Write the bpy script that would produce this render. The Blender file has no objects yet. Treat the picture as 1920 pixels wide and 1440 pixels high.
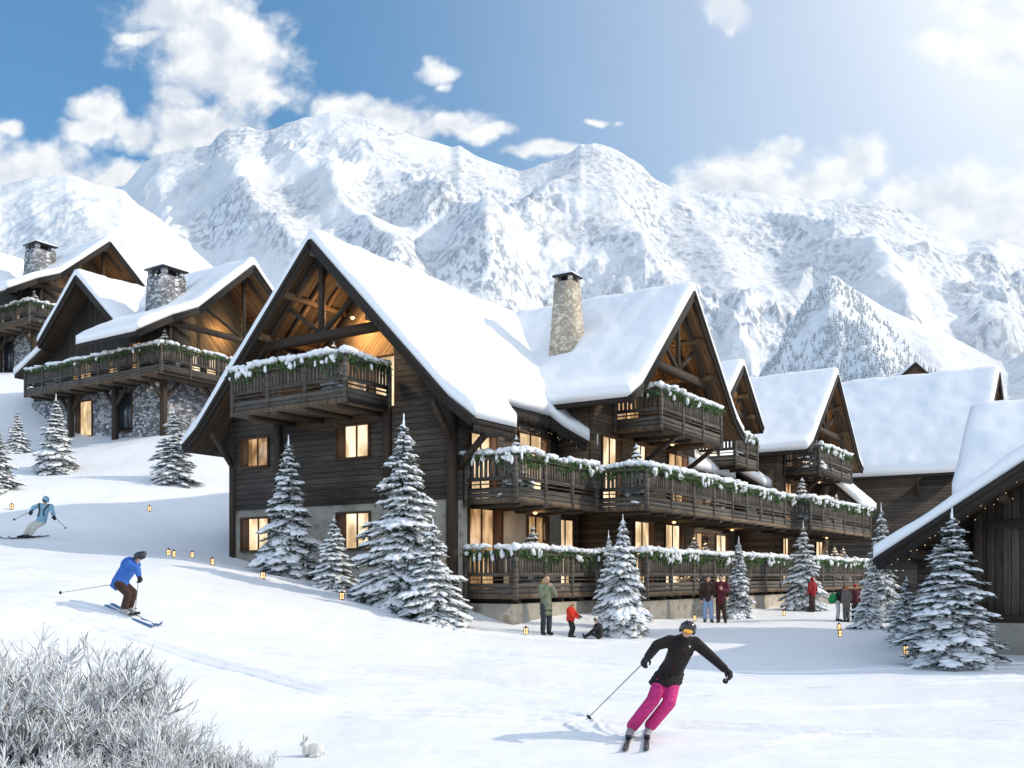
import bpy, bmesh, math, random
import numpy as np
from mathutils import Vector, Matrix
R = math.radians
scene = bpy.context.scene
COL = scene.collection

# ------------------------------------------------------------------ camera
cam_data = bpy.data.cameras.new('camera')
cam = bpy.data.objects.new('camera', cam_data)
COL.objects.link(cam)
cam.location = (0, 0, 1.65)
cam.rotation_euler = (R(90), 0, 0)
cam_data.sensor_width = 36
cam_data.lens = 33.975
cam_data.shift_y = 0.1875
cam_data.clip_start = 0.1
cam_data.clip_end = 30000
scene.camera = cam
scene.view_settings.view_transform = 'Standard'
scene.view_settings.look = 'None'
scene.view_settings.gamma = 1
scene.view_settings.exposure = 0.40
scene.cycles.max_bounces = 5
scene.cycles.diffuse_bounces = 3
scene.cycles.glossy_bounces = 2
scene.cycles.volume_bounces = 0

# ------------------------------------------------------------------ sun
SUN_EL, SUN_AZ = R(31.5), R(0)          # azimuth measured from +X towards +Y
SUN_DIR = Vector((math.cos(SUN_EL)*math.cos(SUN_AZ), math.cos(SUN_EL)*math.sin(SUN_AZ), math.sin(SUN_EL)))
sl = bpy.data.lights.new('sun', 'SUN')
sl.energy = 2.9
sl.angle = R(0.6)
sl.color = (1.0, 0.88, 0.71)
sun = bpy.data.objects.new('sun', sl)
COL.objects.link(sun)
sun.rotation_euler = (-SUN_DIR).to_track_quat('-Z', 'Y').to_euler()

# ------------------------------------------------------------------ node helper
class NT:
    def __init__(s, tree):
        s.t = tree; s.n = tree.nodes; s.l = tree.links
    def add(s, typ, **kw):
        nd = s.n.new(typ)
        for k, v in kw.items(): setattr(nd, k, v)
        return nd
    def put(s, sock, v):
        if isinstance(v, bpy.types.NodeSocket): s.l.new(v, sock)
        else: sock.default_value = v
    def m(s, op, a, b=None, c=None, clamp=False):
        nd = s.add('ShaderNodeMath', operation=op); nd.use_clamp = clamp
        s.put(nd.inputs[0], a)
        if b is not None: s.put(nd.inputs[1], b)
        if c is not None: s.put(nd.inputs[2], c)
        return nd.outputs[0]
    def vm(s, op, a, b=None, out=0):
        nd = s.add('ShaderNodeVectorMath', operation=op)
        s.put(nd.inputs[0], a)
        if b is not None:
            if op == 'SCALE': s.put(nd.inputs['Scale'], b)
            else: s.put(nd.inputs[1], b)
        return nd.outputs[out]
    def mix(s, f, a, b, typ='RGBA', blend='MIX'):
        nd = s.add('ShaderNodeMix', data_type=typ)
        if typ == 'RGBA':
            nd.blend_type = blend
            s.put(nd.inputs[0], f); s.put(nd.inputs[6], a); s.put(nd.inputs[7], b); return nd.outputs[2]
        s.put(nd.inputs[0], f); s.put(nd.inputs[2], a); s.put(nd.inputs[3], b); return nd.outputs[0]
    def ss(s, v, lo, hi, a=0.0, b=1.0):
        nd = s.add('ShaderNodeMapRange', interpolation_type='SMOOTHSTEP')
        s.put(nd.inputs[0], v); s.put(nd.inputs[1], lo); s.put(nd.inputs[2], hi); s.put(nd.inputs[3], a); s.put(nd.inputs[4], b)
        return nd.outputs[0]
    def noise(s, vec, scale, detail=4, rough=0.55, dim='3D', dist=0.0, out=0):
        nd = s.add('ShaderNodeTexNoise', noise_dimensions=dim)
        s.put(nd.inputs['Vector'], vec); s.put(nd.inputs['Scale'], scale); s.put(nd.inputs['Detail'], detail)
        s.put(nd.inputs['Roughness'], rough); s.put(nd.inputs['Distortion'], dist)
        return nd.outputs[out]
    def sep(s, v):
        nd = s.add('ShaderNodeSeparateXYZ'); s.put(nd.inputs[0], v); return nd.outputs
    def comb(s, x, y, z):
        nd = s.add('ShaderNodeCombineXYZ'); s.put(nd.inputs[0], x); s.put(nd.inputs[1], y); s.put(nd.inputs[2], z); return nd.outputs[0]
    def ramp(s, v, stops):
        nd = s.add('ShaderNodeValToRGB'); s.put(nd.inputs[0], v)
        e = nd.color_ramp.elements
        while len(e) < len(stops): e.new(0.5)
        for k, (p, c) in enumerate(stops):
            e[k].position = p; e[k].color = (*c, 1) if len(c) == 3 else c
        return nd.outputs[0]

# ------------------------------------------------------------------ sky with cumulus clouds
world = bpy.data.worlds.new('World'); scene.world = world; world.use_nodes = True
W = NT(world.node_tree); W.n.clear()
# cloud positions: compass slope and height slope of each puff with its two radii
PUFFS = [(330,40,95,52),(400,105,125,72),(470,160,78,48),(275,92,48,18),(360,20,90,40),(505,185,38,24),(365,228,98,46),(330,180,50,24),
 (240,245,48,28),(175,200,30,16),(165,236,36,13),(302,271,24,15),(12,226,22,12),(55,305,105,46),(0,320,70,44),(120,322,80,36),(205,327,58,26),
 (650,202,52,28),(735,215,72,30),(815,238,75,24),(908,258,32,11),(822,140,30,13),(822,166,16,9),
 (1365,8,32,24),(1125,225,20,7),(1168,230,10,5),(1045,290,48,17),(1000,300,30,9),
 (1430,288,62,26),(1395,335,90,36),(1555,325,105,42),(1615,315,52,44),(1480,345,110,26),(1330,352,60,12),(1455,272,30,18),
 (1800,385,130,56),(1900,410,105,74),(1880,15,85,42),(1785,88,40,18),(1855,115,62,20),(1700,385,50,26),(1990,60,90,80),(2050,330,120,70),(-120,250,120,60)]
grp = bpy.data.node_groups.new('cloud_density', 'ShaderNodeTree')
grp.interface.new_socket('P', in_out='INPUT', socket_type='NodeSocketVector')
grp.interface.new_socket('D', in_out='OUTPUT', socket_type='NodeSocketFloat')
grp.interface.new_socket('F', in_out='OUTPUT', socket_type='NodeSocketFloat')
G = NT(grp)
gi = G.add('NodeGroupInput'); go = G.add('NodeGroupOutput')
warp = G.noise(gi.outputs[0], 9.0, 4, 0.6, out=1)
wv = G.vm('SCALE', G.vm('SUBTRACT', warp, (0.5, 0.5, 0.5)), 0.07)
p = G.vm('ADD', gi.outputs[0], wv)
acc = None
for (px, py, rx, ry) in PUFFS:
    nd = G.add('ShaderNodeVectorMath', operation='MULTIPLY_ADD')
    G.put(nd.inputs[0], p); nd.inputs[1].default_value = (1812/rx, 1812/ry, 0)
    if rx*ry < 800: rx *= 1.35; ry *= 1.45; nd.inputs[1].default_value = (1812/rx, 1812/ry, 0)
    nd.inputs[2].default_value = (-(px-960)/rx, -(1080-py)/ry, 0.62 if rx*ry < 800 else (0.3 if rx*ry < 2000 else 0.0))
    k = G.vm('DOT_PRODUCT', nd.outputs[0], nd.outputs[0], out=1)
    acc = k if acc is None else G.m('SMOOTH_MIN', acc, k, 0.25)
acc = G.m('SUBTRACT', 1.15, G.m('SQRT', G.m('MAXIMUM', acc, 0.0)))
f1 = G.noise(gi.outputs[0], 15.0, 7, 0.62)
dn = G.m('ADD', acc, G.m('MULTIPLY', G.m('SUBTRACT', f1, 0.42), 2.3))
f2 = G.noise(gi.outputs[0], 48.0, 5, 0.62)
dn = G.m('ADD', dn, G.m('MULTIPLY', G.m('SUBTRACT', f2, 0.52), 0.75))
G.l.new(dn, go.inputs[0]); G.l.new(f1, go.inputs[1])
tc = W.add('ShaderNodeTexCoord')
dirv = tc.outputs['Generated']
sx, sy, sz = W.sep(dirv)[0:3]
ysafe = W.m('MAXIMUM', sy, 0.05)
P = W.comb(W.m('DIVIDE', sx, ysafe), W.m('DIVIDE', sz, ysafe), 0.0)
g = W.add('ShaderNodeGroup'); g.node_tree = grp; W.put(g.inputs[0], P)
d0, f0 = g.outputs[0], g.outputs[1]
f1 = W.noise(W.vm('ADD', P, (0.014, 0.016, 0.0)), 15.0, 7, 0.62)
front = W.ss(sy, 0.05, 0.2)
cover = W.m('MULTIPLY', W.ss(d0, -0.2, 0.75), front)
f5 = W.noise(P, 5.0, 3, 0.5); f6 = W.noise(W.vm('ADD', P, (0.03, 0.035, 0.0)), 5.0, 3, 0.5)
lit = W.ss(W.m('ADD', W.m('SUBTRACT', f0, f1), W.m('MULTIPLY', W.m('SUBTRACT', f5, f6), 0.8)), -0.17, 0.13)
lit2 = W.m('ADD', W.m('MULTIPLY', lit, 0.75), W.m('MULTIPLY', W.ss(d0, 1.5, 0.3), 0.35), clamp=True)
cl_col = W.mix(lit2, (3.7, 4.0, 4.5, 1), (6.7, 6.55, 6.3, 1))
sky = W.add('ShaderNodeTexSky', sky_type='NISHITA')
sky.sun_disc = False
sky.sun_elevation = SUN_EL
sky.sun_rotation = R(90) - SUN_AZ
sky.altitude = 1200
sky.air_density = 1.0; sky.dust_density = 0.6; sky.ozone_density = 3.0
# thin bright veil of cirrus haze on the sunward side of the sky
veil = W.m('MULTIPLY', W.ss(W.m('ADD', W.m('MULTIPLY', sx, 1.0), W.m('MULTIPLY', sz, 0.12)), -0.18, 0.75), W.m('ADD', 0.72, W.m('MULTIPLY', W.noise(dirv, 2.5, 4), 0.4)))
low = W.ss(sz, 0.40, 0.0)
skyt = W.vm('MULTIPLY', sky.outputs[0], (0.09, 0.76, 0.97))
skyc = W.mix(W.m('MULTIPLY', veil, 0.92, clamp=True), skyt, (6.2, 6.2, 6.3, 1))
skyc = W.mix(W.m('MULTIPLY', low, 0.30), skyc, (2.4, 4.0, 5.4, 1))
# glare of the low sun beyond the upper right
gl = W.ss(W.vm('LENGTH', W.vm('SUBTRACT', P, (0.56, 0.62, 0.0)), out=1), 0.40, 0.0)
skyc = W.mix(W.m('MULTIPLY', W.m('MULTIPLY', gl, gl), W.m('MULTIPLY', front, 0.6)), skyc, (7.2, 7.0, 6.7, 1))
# unseen broken cloud added to the sky behind the viewer to brighten shaded fronts
added_fill = W.m('MULTIPLY', W.ss(sy, 0.12, -0.45), W.ss(W.noise(dirv, 2.2, 5), 0.25, 0.6))
skyc = W.mix(W.m('MULTIPLY', added_fill, 0.9), skyc, (5.3, 6.0, 7.0, 1))
clear = W.m('SUBTRACT', 0.97, W.m('MULTIPLY', gl, 0.4))
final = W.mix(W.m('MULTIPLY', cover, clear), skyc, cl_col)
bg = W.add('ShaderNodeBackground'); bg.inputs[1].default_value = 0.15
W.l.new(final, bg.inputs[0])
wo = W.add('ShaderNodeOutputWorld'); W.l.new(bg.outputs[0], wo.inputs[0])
# ------------------------------------------------------------------ numpy noise
def _hash(ix, iy, seed):
    n = (ix.astype(np.int64)*374761393 + iy.astype(np.int64)*668265263 + seed*974711) & 0x7fffffff
    n = ((n ^ (n >> 13)) * 1274126177) & 0x7fffffff
    n = n ^ (n >> 16)
    return (n & 0xffff) / 65535.0
def gnoise(x, y, seed=0):
    ix = np.floor(x); iy = np.floor(y); fx = x-ix; fy = y-iy
    u = fx*fx*fx*(fx*(fx*6-15)+10); v = fy*fy*fy*(fy*(fy*6-15)+10)
    def g(dx, dy):
        a = _hash(ix+dx, iy+dy, seed)*2*np.pi
        return np.cos(a)*(fx-dx) + np.sin(a)*(fy-dy)
    a = g(0,0)*(1-u)+g(1,0)*u; b = g(0,1)*(1-u)+g(1,1)*u
    return (a*(1-v)+b*v)*1.5
def fbm(x, y, oct=5, seed=0, gain=0.5, lac=2.03):
    s = 0; a = 1; 
    for k in range(oct):
        s = s + a*gnoise(x, y, seed+k*17); x = x*lac+3.1; y = y*lac-1.7; a *= gain
    return s
def ridged(x, y, oct=6, seed=0, gain=0.5):
    s = 0; a = 1; w = 1
    for k in range(oct):
        n = 1-np.abs(gnoise(x, y, seed+k*31)); n = n*n
        s = s + a*n*w; w = np.clip(n*1.6, 0, 1); x = x*2.07+1.3; y = y*2.07+4.7; a *= gain
    return s

# ------------------------------------------------------------------ mesh helpers
def link(o, parent=None):
    COL.objects.link(o)
    if parent is not None: o.parent = parent
    return o
def np_mesh(name, verts, faces_list, mats, midx_list=None, smooth=False):
    """faces_list: list of (m,k) int arrays"""
    me = bpy.data.meshes.new(name)
    verts = np.asarray(verts, dtype=np.float32)
    me.vertices.add(len(verts)); me.vertices.foreach_set('co', verts.ravel())
    starts = []; loops = []; mi = []; off = 0
    for k, f in enumerate(faces_list):
        f = np.asarray(f, dtype=np.int32)
        if len(f) == 0: continue
        m, n = f.shape
        starts.append(off + np.arange(m)*n); loops.append(f.ravel()); off += m*n
        if midx_list is not None:
            v = midx_list[k]
            mi.append(np.full(m, v, np.int32) if np.isscalar(v) else np.asarray(v, np.int32))
    st = np.concatenate(starts).astype(np.int32); lp = np.concatenate(loops).astype(np.int32)
    me.loops.add(len(lp)); me.loops.foreach_set('vertex_index', lp)
    me.polygons.add(len(st)); me.polygons.foreach_set('loop_start', st)
    if mi: me.polygons.foreach_set('material_index', np.concatenate(mi))
    if smooth: me.polygons.foreach_set('use_smooth', np.ones(len(st), bool))
    for m in (mats if isinstance(mats, (list, tuple)) else [mats]): me.materials.append(m)
    me.update(calc_edges=True); me.validate()
    return me
def _ico():
    bm = bmesh.new(); bmesh.ops.create_icosphere(bm, subdivisions=1, radius=1)
    bm.verts.ensure_lookup_table()
    v = np.array([x.co[:] for x in bm.verts]); f = np.array([[q.index for q in p.verts] for p in bm.faces]); bm.free()
    return v, f
ICO_V, ICO_F = _ico()
def _ico2():
    bm = bmesh.new(); bmesh.ops.create_icosphere(bm, subdivisions=2, radius=1)
    v = np.array([x.co[:] for x in bm.verts]); f = np.array([[q.index for q in p.verts] for p in bm.faces]); bm.free()
    return v, f
ICO2_V, ICO2_F = _ico2()
class MB:
    """collects shapes and links them as one mesh object"""
    def __init__(s): s.v = []; s.f = []; s.mi = []; s.n = 0
    def add(s, verts, faces, mi=0):
        verts = np.asarray(verts, float).reshape(-1, 3)
        groups = {}
        if isinstance(faces, np.ndarray):
            groups[faces.shape[1]] = faces
        else:
            for f in faces: groups.setdefault(len(f), []).append(f)
        for k, fs in groups.items():
            s.f.append(np.asarray(fs, int)+s.n); s.mi.append(mi)
        s.v.append(verts); s.n += len(verts); return s
    def box(s, x0, x1, y0, y1, z0, z1, mi=0):
        v = [(x0,y0,z0),(x1,y0,z0),(x1,y1,z0),(x0,y1,z0),(x0,y0,z1),(x1,y0,z1),(x1,y1,z1),(x0,y1,z1)]
        return s.add(v, [(0,3,2,1),(4,5,6,7),(0,1,5,4),(1,2,6,5),(2,3,7,6),(3,0,4,7)], mi)
    def beam(s, p, q, w, h, up=(0,0,1), mi=0):
        p = Vector(p); q = Vector(q); d = (q-p).normalized(); up = Vector(up)
        sd = d.cross(up)
        if sd.length < 1e-4: sd = d.cross(Vector((1,0,0)))
        sd.normalize(); u = sd.cross(d).normalized()
        v = []
        for c in (p, q):
            for (a, b) in ((-1,-1),(1,-1),(1,1),(-1,1)): v.append(c + sd*(a*w/2) + u*(b*h/2))
        return s.add([x[:] for x in v], [(0,1,2,3),(7,6,5,4),(0,4,5,1),(1,5,6,2),(2,6,7,3),(3,7,4,0)], mi)
    def tube(s, pts, radii, n=6, mi=0, cap=True):
        pts = [Vector(x) for x in pts]; v = []; fs = []
        prev = None
        for i, pnt in enumerate(pts):
            d = (pts[min(i+1, len(pts)-1)] - pts[max(i-1, 0)])
            d = d.normalized() if d.length > 1e-9 else Vector((0,0,1))
            if prev is None:
                sd = d.cross(Vector((0,0,1)))
                if sd.length < 1e-3: sd = d.cross(Vector((1,0,0)))
            else:
                sd = prev - d*prev.dot(d)
            sd.normalize(); prev = sd; u = sd.cross(d)
            r = radii[i] if hasattr(radii, '__len__') else radii
            for k in range(n):
                a = 2*math.pi*k/n; v.append((pnt + sd*(math.cos(a)*r) + u*(math.sin(a)*r))[:])
        for i in range(len(pts)-1):
            for k in range(n):
                fs.append((i*n+k, i*n+(k+1) % n, (i+1)*n+(k+1) % n, (i+1)*n+k))
        s.add(v, fs, mi)
        if cap:
            s.f.append(np.array([[s.n-len(v)+k for k in range(n)][::-1]])); s.mi.append(mi)
            s.f.append(np.array([[s.n-n+k for k in range(n)]])); s.mi.append(mi)
        return s
    def ico(s, c, r, mi=0, seed=None, fine=False, rot=None):
        V, F = (ICO2_V, ICO2_F) if fine else (ICO_V, ICO_F)
        v = V*np.asarray(r)
        if seed is not None:
            rg = np.random.RandomState(seed); v = v*(1+rg.uniform(-.18, .18, (len(v), 1)))
        if rot is not None: v = v @ np.array(rot).T
        return s.add(v+np.asarray(c), F, mi)
    def prism(s, poly, z0, z1, mi=0):
        n = len(poly); v = [(x,y,z0) for x,y in poly]+[(x,y,z1) for x,y in poly]
        return s.add(v, [tuple(range(n))[::-1], tuple(range(n,2*n))]+[(i,(i+1)%n,n+(i+1)%n,n+i) for i in range(n)], mi)
    def plate(s, pts, off, mi=0):
        """extrude a planar polygon (3d points) by a vector"""
        n = len(pts); off = np.asarray(off, float); a = [tuple(p) for p in pts]; b = [tuple(np.asarray(p)+off) for p in pts]
        return s.add(a+b, [tuple(range(n)), tuple(range(n,2*n))[::-1]]+[(i,n+i,n+(i+1)%n,(i+1)%n) for i in range(n)], mi)
    def mesh(s, name, mats, smooth=False):
        return np_mesh(name, np.concatenate(s.v), s.f, mats, s.mi, smooth)
    def build(s, name, mats, parent=None, smooth=False):
        me = s.mesh(name, mats, smooth)
        return link(bpy.data.objects.new(name, me), parent)
def tag(o, label, cat, group=None):
    o['label'] = label; o['category'] = cat
    if group: o['group'] = group
    return o
def thing(name, label, cat, loc=(0,0,0), rotz=0, group=None, scale=1):
    o = bpy.data.objects.new(name, None); o.empty_display_size = 0.2
    o.location = loc; o.rotation_euler = (0, 0, rotz); o.scale = (scale,)*3
    link(o); return tag(o, label, cat, group)
def copy_tree(o, parent=None):
    c = o.copy(); COL.objects.link(c)
    if parent is not None: c.parent = parent
    for ch in list(o.children): copy_tree(ch, c)
    return c
def structure(o): o['kind'] = 'structure'; return o

# ------------------------------------------------------------------ materials
def mat(name, rough=0.7, spec=0.3):
    m = bpy.data.materials.new(name); m.use_nodes = True
    N = NT(m.node_tree); b = N.n['Principled BSDF']
    b.inputs['Roughness'].default_value = rough
    b.inputs['Specular IOR Level'].default_value = spec
    return m, N, b
def plain(name, col, rough=0.7, var=0.25, scale=8, spec=0.3, metal=0.0, bump=0.0):
    m, N, b = mat(name, rough, spec)
    tc = N.add('ShaderNodeTexCoord').outputs['Object']
    n = N.noise(tc, scale, 5)
    k = N.m('ADD', 1-var, N.m('MULTIPLY', n, 2*var))
    c = N.vm('SCALE', (*col,), k)
    N.l.new(c, b.inputs['Base Color']); b.inputs['Metallic'].default_value = metal
    if bump:
        bp = N.add('ShaderNodeBump'); bp.inputs['Strength'].default_value = bump; bp.inputs['Distance'].default_value = 0.02
        N.l.new(N.noise(tc, scale*4, 5), bp.inputs['Height']); N.l.new(bp.outputs[0], b.inputs['Normal'])
    return m
def wood(name, dark, light, axis='h', pw=0.17, rough=0.75, grain=1.0):
    """planks: axis 'h' boards lie level, 'v' boards stand upright, 'a' / 'b' boards split along the local x / y axis"""
    m, N, b = mat(name, rough, 0.25)
    tc = N.add('ShaderNodeTexCoord').outputs['Object']
    x, y, z = N.sep(tc)[0:3]
    if axis == 'h': q = z; st = N.comb(N.m('MULTIPLY', N.m('ADD', x, y), 1.3), 0.0, N.m('MULTIPLY', z, 26.0))
    elif axis == 'v': q = N.m('ADD', x, y); st = N.comb(N.m('MULTIPLY', q, 26.0), 0.0, N.m('MULTIPLY', z, 1.3))
    elif axis == 'a': q = x; st = N.comb(N.m('MULTIPLY', x, 26.0), N.m('MULTIPLY', y, 1.3), N.m('MULTIPLY', z, 1.3))
    elif axis == 'd': q = N.m('ADD', N.m('ADD', x, y), z); st = N.comb(N.m('MULTIPLY', q, 18.0), 0.0, N.m('MULTIPLY', N.m('SUBTRACT', N.m('ADD', x, y), z), 1.0))
    else: q = y; st = N.comb(N.m('MULTIPLY', x, 1.3), N.m('MULTIPLY', y, 26.0), N.m('MULTIPLY', z, 1.3))
    idx = N.m('FLOOR', N.m('DIVIDE', q, pw))
    wn = N.add('ShaderNodeTexWhiteNoise', noise_dimensions='1D'); N.l.new(idx, wn.inputs['W'])
    st2 = N.vm('ADD', st, N.comb(N.m('MULTIPLY', wn.outputs[0], 37.0), N.m('MULTIPLY', wn.outputs[0], 11.0), 0.0))
    g = N.noise(st2, 1.0, 6, 0.65)
    f = N.m('ADD', N.m('MULTIPLY', wn.outputs[0], 0.45), N.m('MULTIPLY', N.ss(g, 0.3, 0.72), 0.62*grain))
    blot = N.noise(tc, 0.6, 3)
    f = N.m('MULTIPLY', f, N.m('ADD', 0.45, blot))
    c = N.mix(N.m('MINIMUM', f, 1.0), (*dark, 1), (*light, 1))
    fr = N.m('FRACT', N.m('DIVIDE', q, pw))
    edge = N.m('MINIMUM', fr, N.m('SUBTRACT', 1.0, fr))
    gap = N.ss(edge, 0.0, 0.09)
    c = N.mix(gap, (dark[0]*.35, dark[1]*.35, dark[2]*.35, 1), c)
    N.l.new(c, b.inputs['Base Color'])
    bp = N.add('ShaderNodeBump'); bp.inputs['Strength'].default_value = 0.7; bp.inputs['Distance'].default_value = 0.02
    N.l.new(N.m('ADD', N.m('MULTIPLY', gap, 1.0), N.m('MULTIPLY', g, 0.35)), bp.inputs['Height'])
    N.l.new(bp.outputs[0], b.inputs['Normal'])
    return m
def snow_mat(name, col=(0.86, 0.87, 0.89), s1=6.0, b1=0.25, dist=0.03, tracks=False):
    m, N, b = mat(name, 0.55, 0.25)
    g = N.add('ShaderNodeNewGeometry').outputs['Position']
    n1 = N.noise(g, s1, 6, 0.6); n2 = N.noise(g, s1*9, 3, 0.6)
    h = N.m('ADD', N.m('MULTIPLY', n1, 1.0), N.m('MULTIPLY', n2, 0.22))
    if tracks:
        x, y, z = N.sep(g)[0:3]
        v = N.comb(N.m('MULTIPLY', x, 0.16), N.m('MULTIPLY', N.m('ADD', y, N.m('MULTIPLY', x, 0.12)), 1.5), 0.0)
        n3 = N.noise(v, 1.2, 6, 0.68, dist=0.6)
        n4 = N.noise(N.vm('MULTIPLY', g, (1, 1, 0)), 0.55, 3)
        h = N.m('ADD', h, N.m('MULTIPLY', N.m('MULTIPLY', n3, 3.2), N.ss(n4, 0.3, 0.65)))
    bp = N.add('ShaderNodeBump'); bp.inputs['Strength'].default_value = b1; bp.inputs['Distance'].default_value = dist
    N.l.new(h, bp.inputs['Height']); N.l.new(bp.outputs[0], b.inputs['Normal'])
    b.inputs['Base Color'].default_value = (*col, 1)
    return m
def stone(name, cols, joint, scale=2.2, squash=1.6, bump=0.8, jw=0.06):
    m, N, b = mat(name, 0.85, 0.2)
    tc = N.add('ShaderNodeTexCoord').outputs['Object']
    wv = N.vm('SCALE', N.vm('SUBTRACT', N.noise(tc, 2.5, 3, out=1), (0.5, 0.5, 0.5)), 0.25)
    p = N.vm('MULTIPLY', N.vm('ADD', tc, wv), (1, 1, squash))
    v = N.add('ShaderNodeTexVoronoi', feature='F1'); N.l.new(p, v.inputs['Vector']); v.inputs['Scale'].default_value = scale
    e = N.add('ShaderNodeTexVoronoi', feature='DISTANCE_TO_EDGE'); N.l.new(p, e.inputs['Vector']); e.inputs['Scale'].default_value = scale
    r = N.sep(v.outputs['Color'])[0]
    nz = N.noise(tc, 14, 5)
    c = N.ramp(N.m('ADD', N.m('MULTIPLY', r, 0.7), N.m('MULTIPLY', nz, 0.3)), cols)
    mk = N.ss(e.outputs['Distance'], jw*0.3, jw)
    c = N.mix(mk, (*joint, 1), c)
    N.l.new(c, b.inputs['Base Color'])
    bp = N.add('ShaderNodeBump'); bp.inputs['Strength'].default_value = bump; bp.inputs['Distance'].default_value = 0.05
    N.l.new(N.m('ADD', N.m('MULTIPLY', mk, 1.0), N.m('MULTIPLY', nz, 0.5)), bp.inputs['Height']); N.l.new(bp.outputs[0], b.inputs['Normal'])
    return m
def render_wall(name):
    m, N, b = mat(name, 0.9, 0.15)
    tc = N.add('ShaderNodeTexCoord').outputs['Object']
    a = N.noise(tc, 0.9, 6, 0.65); s = N.noise(tc, 3.4, 5, 0.7)
    c = N.mix(N.ss(a, 0.3, 0.7), (0.30, 0.265, 0.215, 1), (0.47, 0.43, 0.37, 1))
    v = N.add('ShaderNodeTexVoronoi', feature='F1'); N.l.new(N.vm('MULTIPLY', tc, (1, 1, 1.4)), v.inputs['Vector']); v.inputs['Scale'].default_value = 2.1
    st = N.m('MULTIPLY', N.ss(v.outputs['Distance'], 0.42, 0.2), N.ss(s, 0.42, 0.6))
    c = N.mix(N.m('MULTIPLY', st, 0.7), c, (0.22, 0.17, 0.12, 1))
    N.l.new(c, b.inputs['Base Color'])
    bp = N.add('ShaderNodeBump'); bp.inputs['Strength'].default_value = 0.6; bp.inputs['Distance'].default_value = 0.03
    N.l.new(N.m('ADD', s, st), bp.inputs['Height']); N.l.new(bp.outputs[0], b.inputs['Normal'])
    return m
def glow(name, col, strength, var=0.4, scale=1.6):
    m = bpy.data.materials.new(name); m.use_nodes = True
    N = NT(m.node_tree); N.n.clear()
    tc = N.add('ShaderNodeTexCoord').outputs['Object']
    n = N.noise(N.vm('MULTIPLY', tc, (1, 1, 0.45)), scale, 2, 0.5)
    c = N.mix(N.ss(n, 0.35, 0.7), (col[0]*.85, col[1]*.72, col[2]*.55, 1), (*col, 1))
    e = N.add('ShaderNodeEmission'); N.l.new(c, e.inputs[0])
    N.l.new(N.m('MULTIPLY', strength, N.m('ADD', 1-var, N.m('MULTIPLY', N.ss(n, 0.3, 0.7), 2*var))), e.inputs[1])
    gl = N.add('ShaderNodeBsdfGlossy'); gl.inputs['Roughness'].default_value = 0.05
    mx = N.add('ShaderNodeMixShader'); mx.inputs[0].default_value = 0.14
    N.l.new(e.outputs[0], mx.inputs[1]); N.l.new(gl.outputs[0], mx.inputs[2])
    o = N.add('ShaderNodeOutputMaterial'); N.l.new(mx.outputs[0], o.inputs[0])
    return m

M = {}
M['snow_roof'] = snow_mat('roof_snow', s1=1.3, b1=0.34, dist=0.07)
M['snow_ground'] = snow_mat('ground_snow', s1=2.2, b1=0.7, dist=0.026, tracks=True)
M['snow_tree'] = snow_mat('tree_snow', s1=20, b1=0.4, dist=0.02)
M['wood_dark'] = wood('dark_log_wall', (0.018, 0.015, 0.0125), (0.135, 0.108, 0.086), 'h', 0.19)
M['wood_darkv'] = wood('dark_board_wall', (0.016, 0.0135, 0.012), (0.095, 0.078, 0.064), 'v', 0.16)
M['wood_mid'] = wood('brown_log_wall', (0.030, 0.022, 0.015), (0.17, 0.12, 0.078), 'h', 0.17)
M['wood_rail'] = wood('grey_weathered_boards', (0.028, 0.025, 0.022), (0.18, 0.155, 0.13), 'h', 0.16)
M['wood_slat'] = wood('grey_weathered_slats', (0.030, 0.026, 0.023), (0.175, 0.15, 0.125), 'v', 0.14)
M['wood_beam'] = plain('dark_beam', (0.045, 0.031, 0.021), 0.75, 0.5, 9, bump=0.5)
M['wood_fascia'] = plain('dark_bargeboard', (0.026, 0.020, 0.016), 0.75, 0.5, 12, bump=0.6)
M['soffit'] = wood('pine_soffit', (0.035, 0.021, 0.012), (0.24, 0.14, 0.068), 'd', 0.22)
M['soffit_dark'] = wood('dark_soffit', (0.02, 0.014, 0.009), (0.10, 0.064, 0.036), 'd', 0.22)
M['pine'] = wood('pale_pine_boards', (0.16, 0.095, 0.042), (0.50, 0.33, 0.17), 'd', 0.20)
M['deck'] = wood('deck_boards', (0.05, 0.036, 0.026), (0.22, 0.155, 0.10), 'b', 0.15)
M['frame'] = plain('window_wood', (0.075, 0.037, 0.018), 0.5, 0.35, 10)
M['shutter'] = plain('shutter_wood', (0.13, 0.058, 0.024), 0.55, 0.4, 7)
M['pane'] = glow('lit_pane', (1.0, 0.82, 0.57), 1.05, 0.42)
M['pane_dim'] = glow('dim_lit_pane', (0.95, 0.62, 0.34), 0.50, 0.6, 2.0)
M['pane_dark'] = plain('dark_pane', (0.03, 0.035, 0.045), 0.06, 0.3, 2, spec=0.8)
M['lamp'] = glow('lamp_glass', (1.0, 0.72, 0.40), 1.8, 0.1)
M['bulb'] = glow('fairy_bulb', (1.0, 0.70, 0.36), 3.0, 0.1)
M['stone_pale'] = render_wall('lime_render_wall')
M['stone_chim'] = stone('pale_stone_chimney', [(0.1, (0.36, 0.31, 0.24)), (0.5, (0.56, 0.50, 0.41)), (0.9, (0.70, 0.64, 0.54))], (0.36, 0.31, 0.25), 5.0, 1.5, 0.5, 0.10)
M['stone_grey'] = stone('grey_rubble_stone', [(0.1, (0.14, 0.14, 0.15)), (0.45, (0.33, 0.33, 0.34)), (0.85, (0.72, 0.72, 0.73))], (0.10, 0.10, 0.10), 3.6, 2.2, 1.0, 0.07)
M['needles'] = plain('spruce_needles', (0.022, 0.052, 0.026), 0.7, 0.6, 3)
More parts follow.
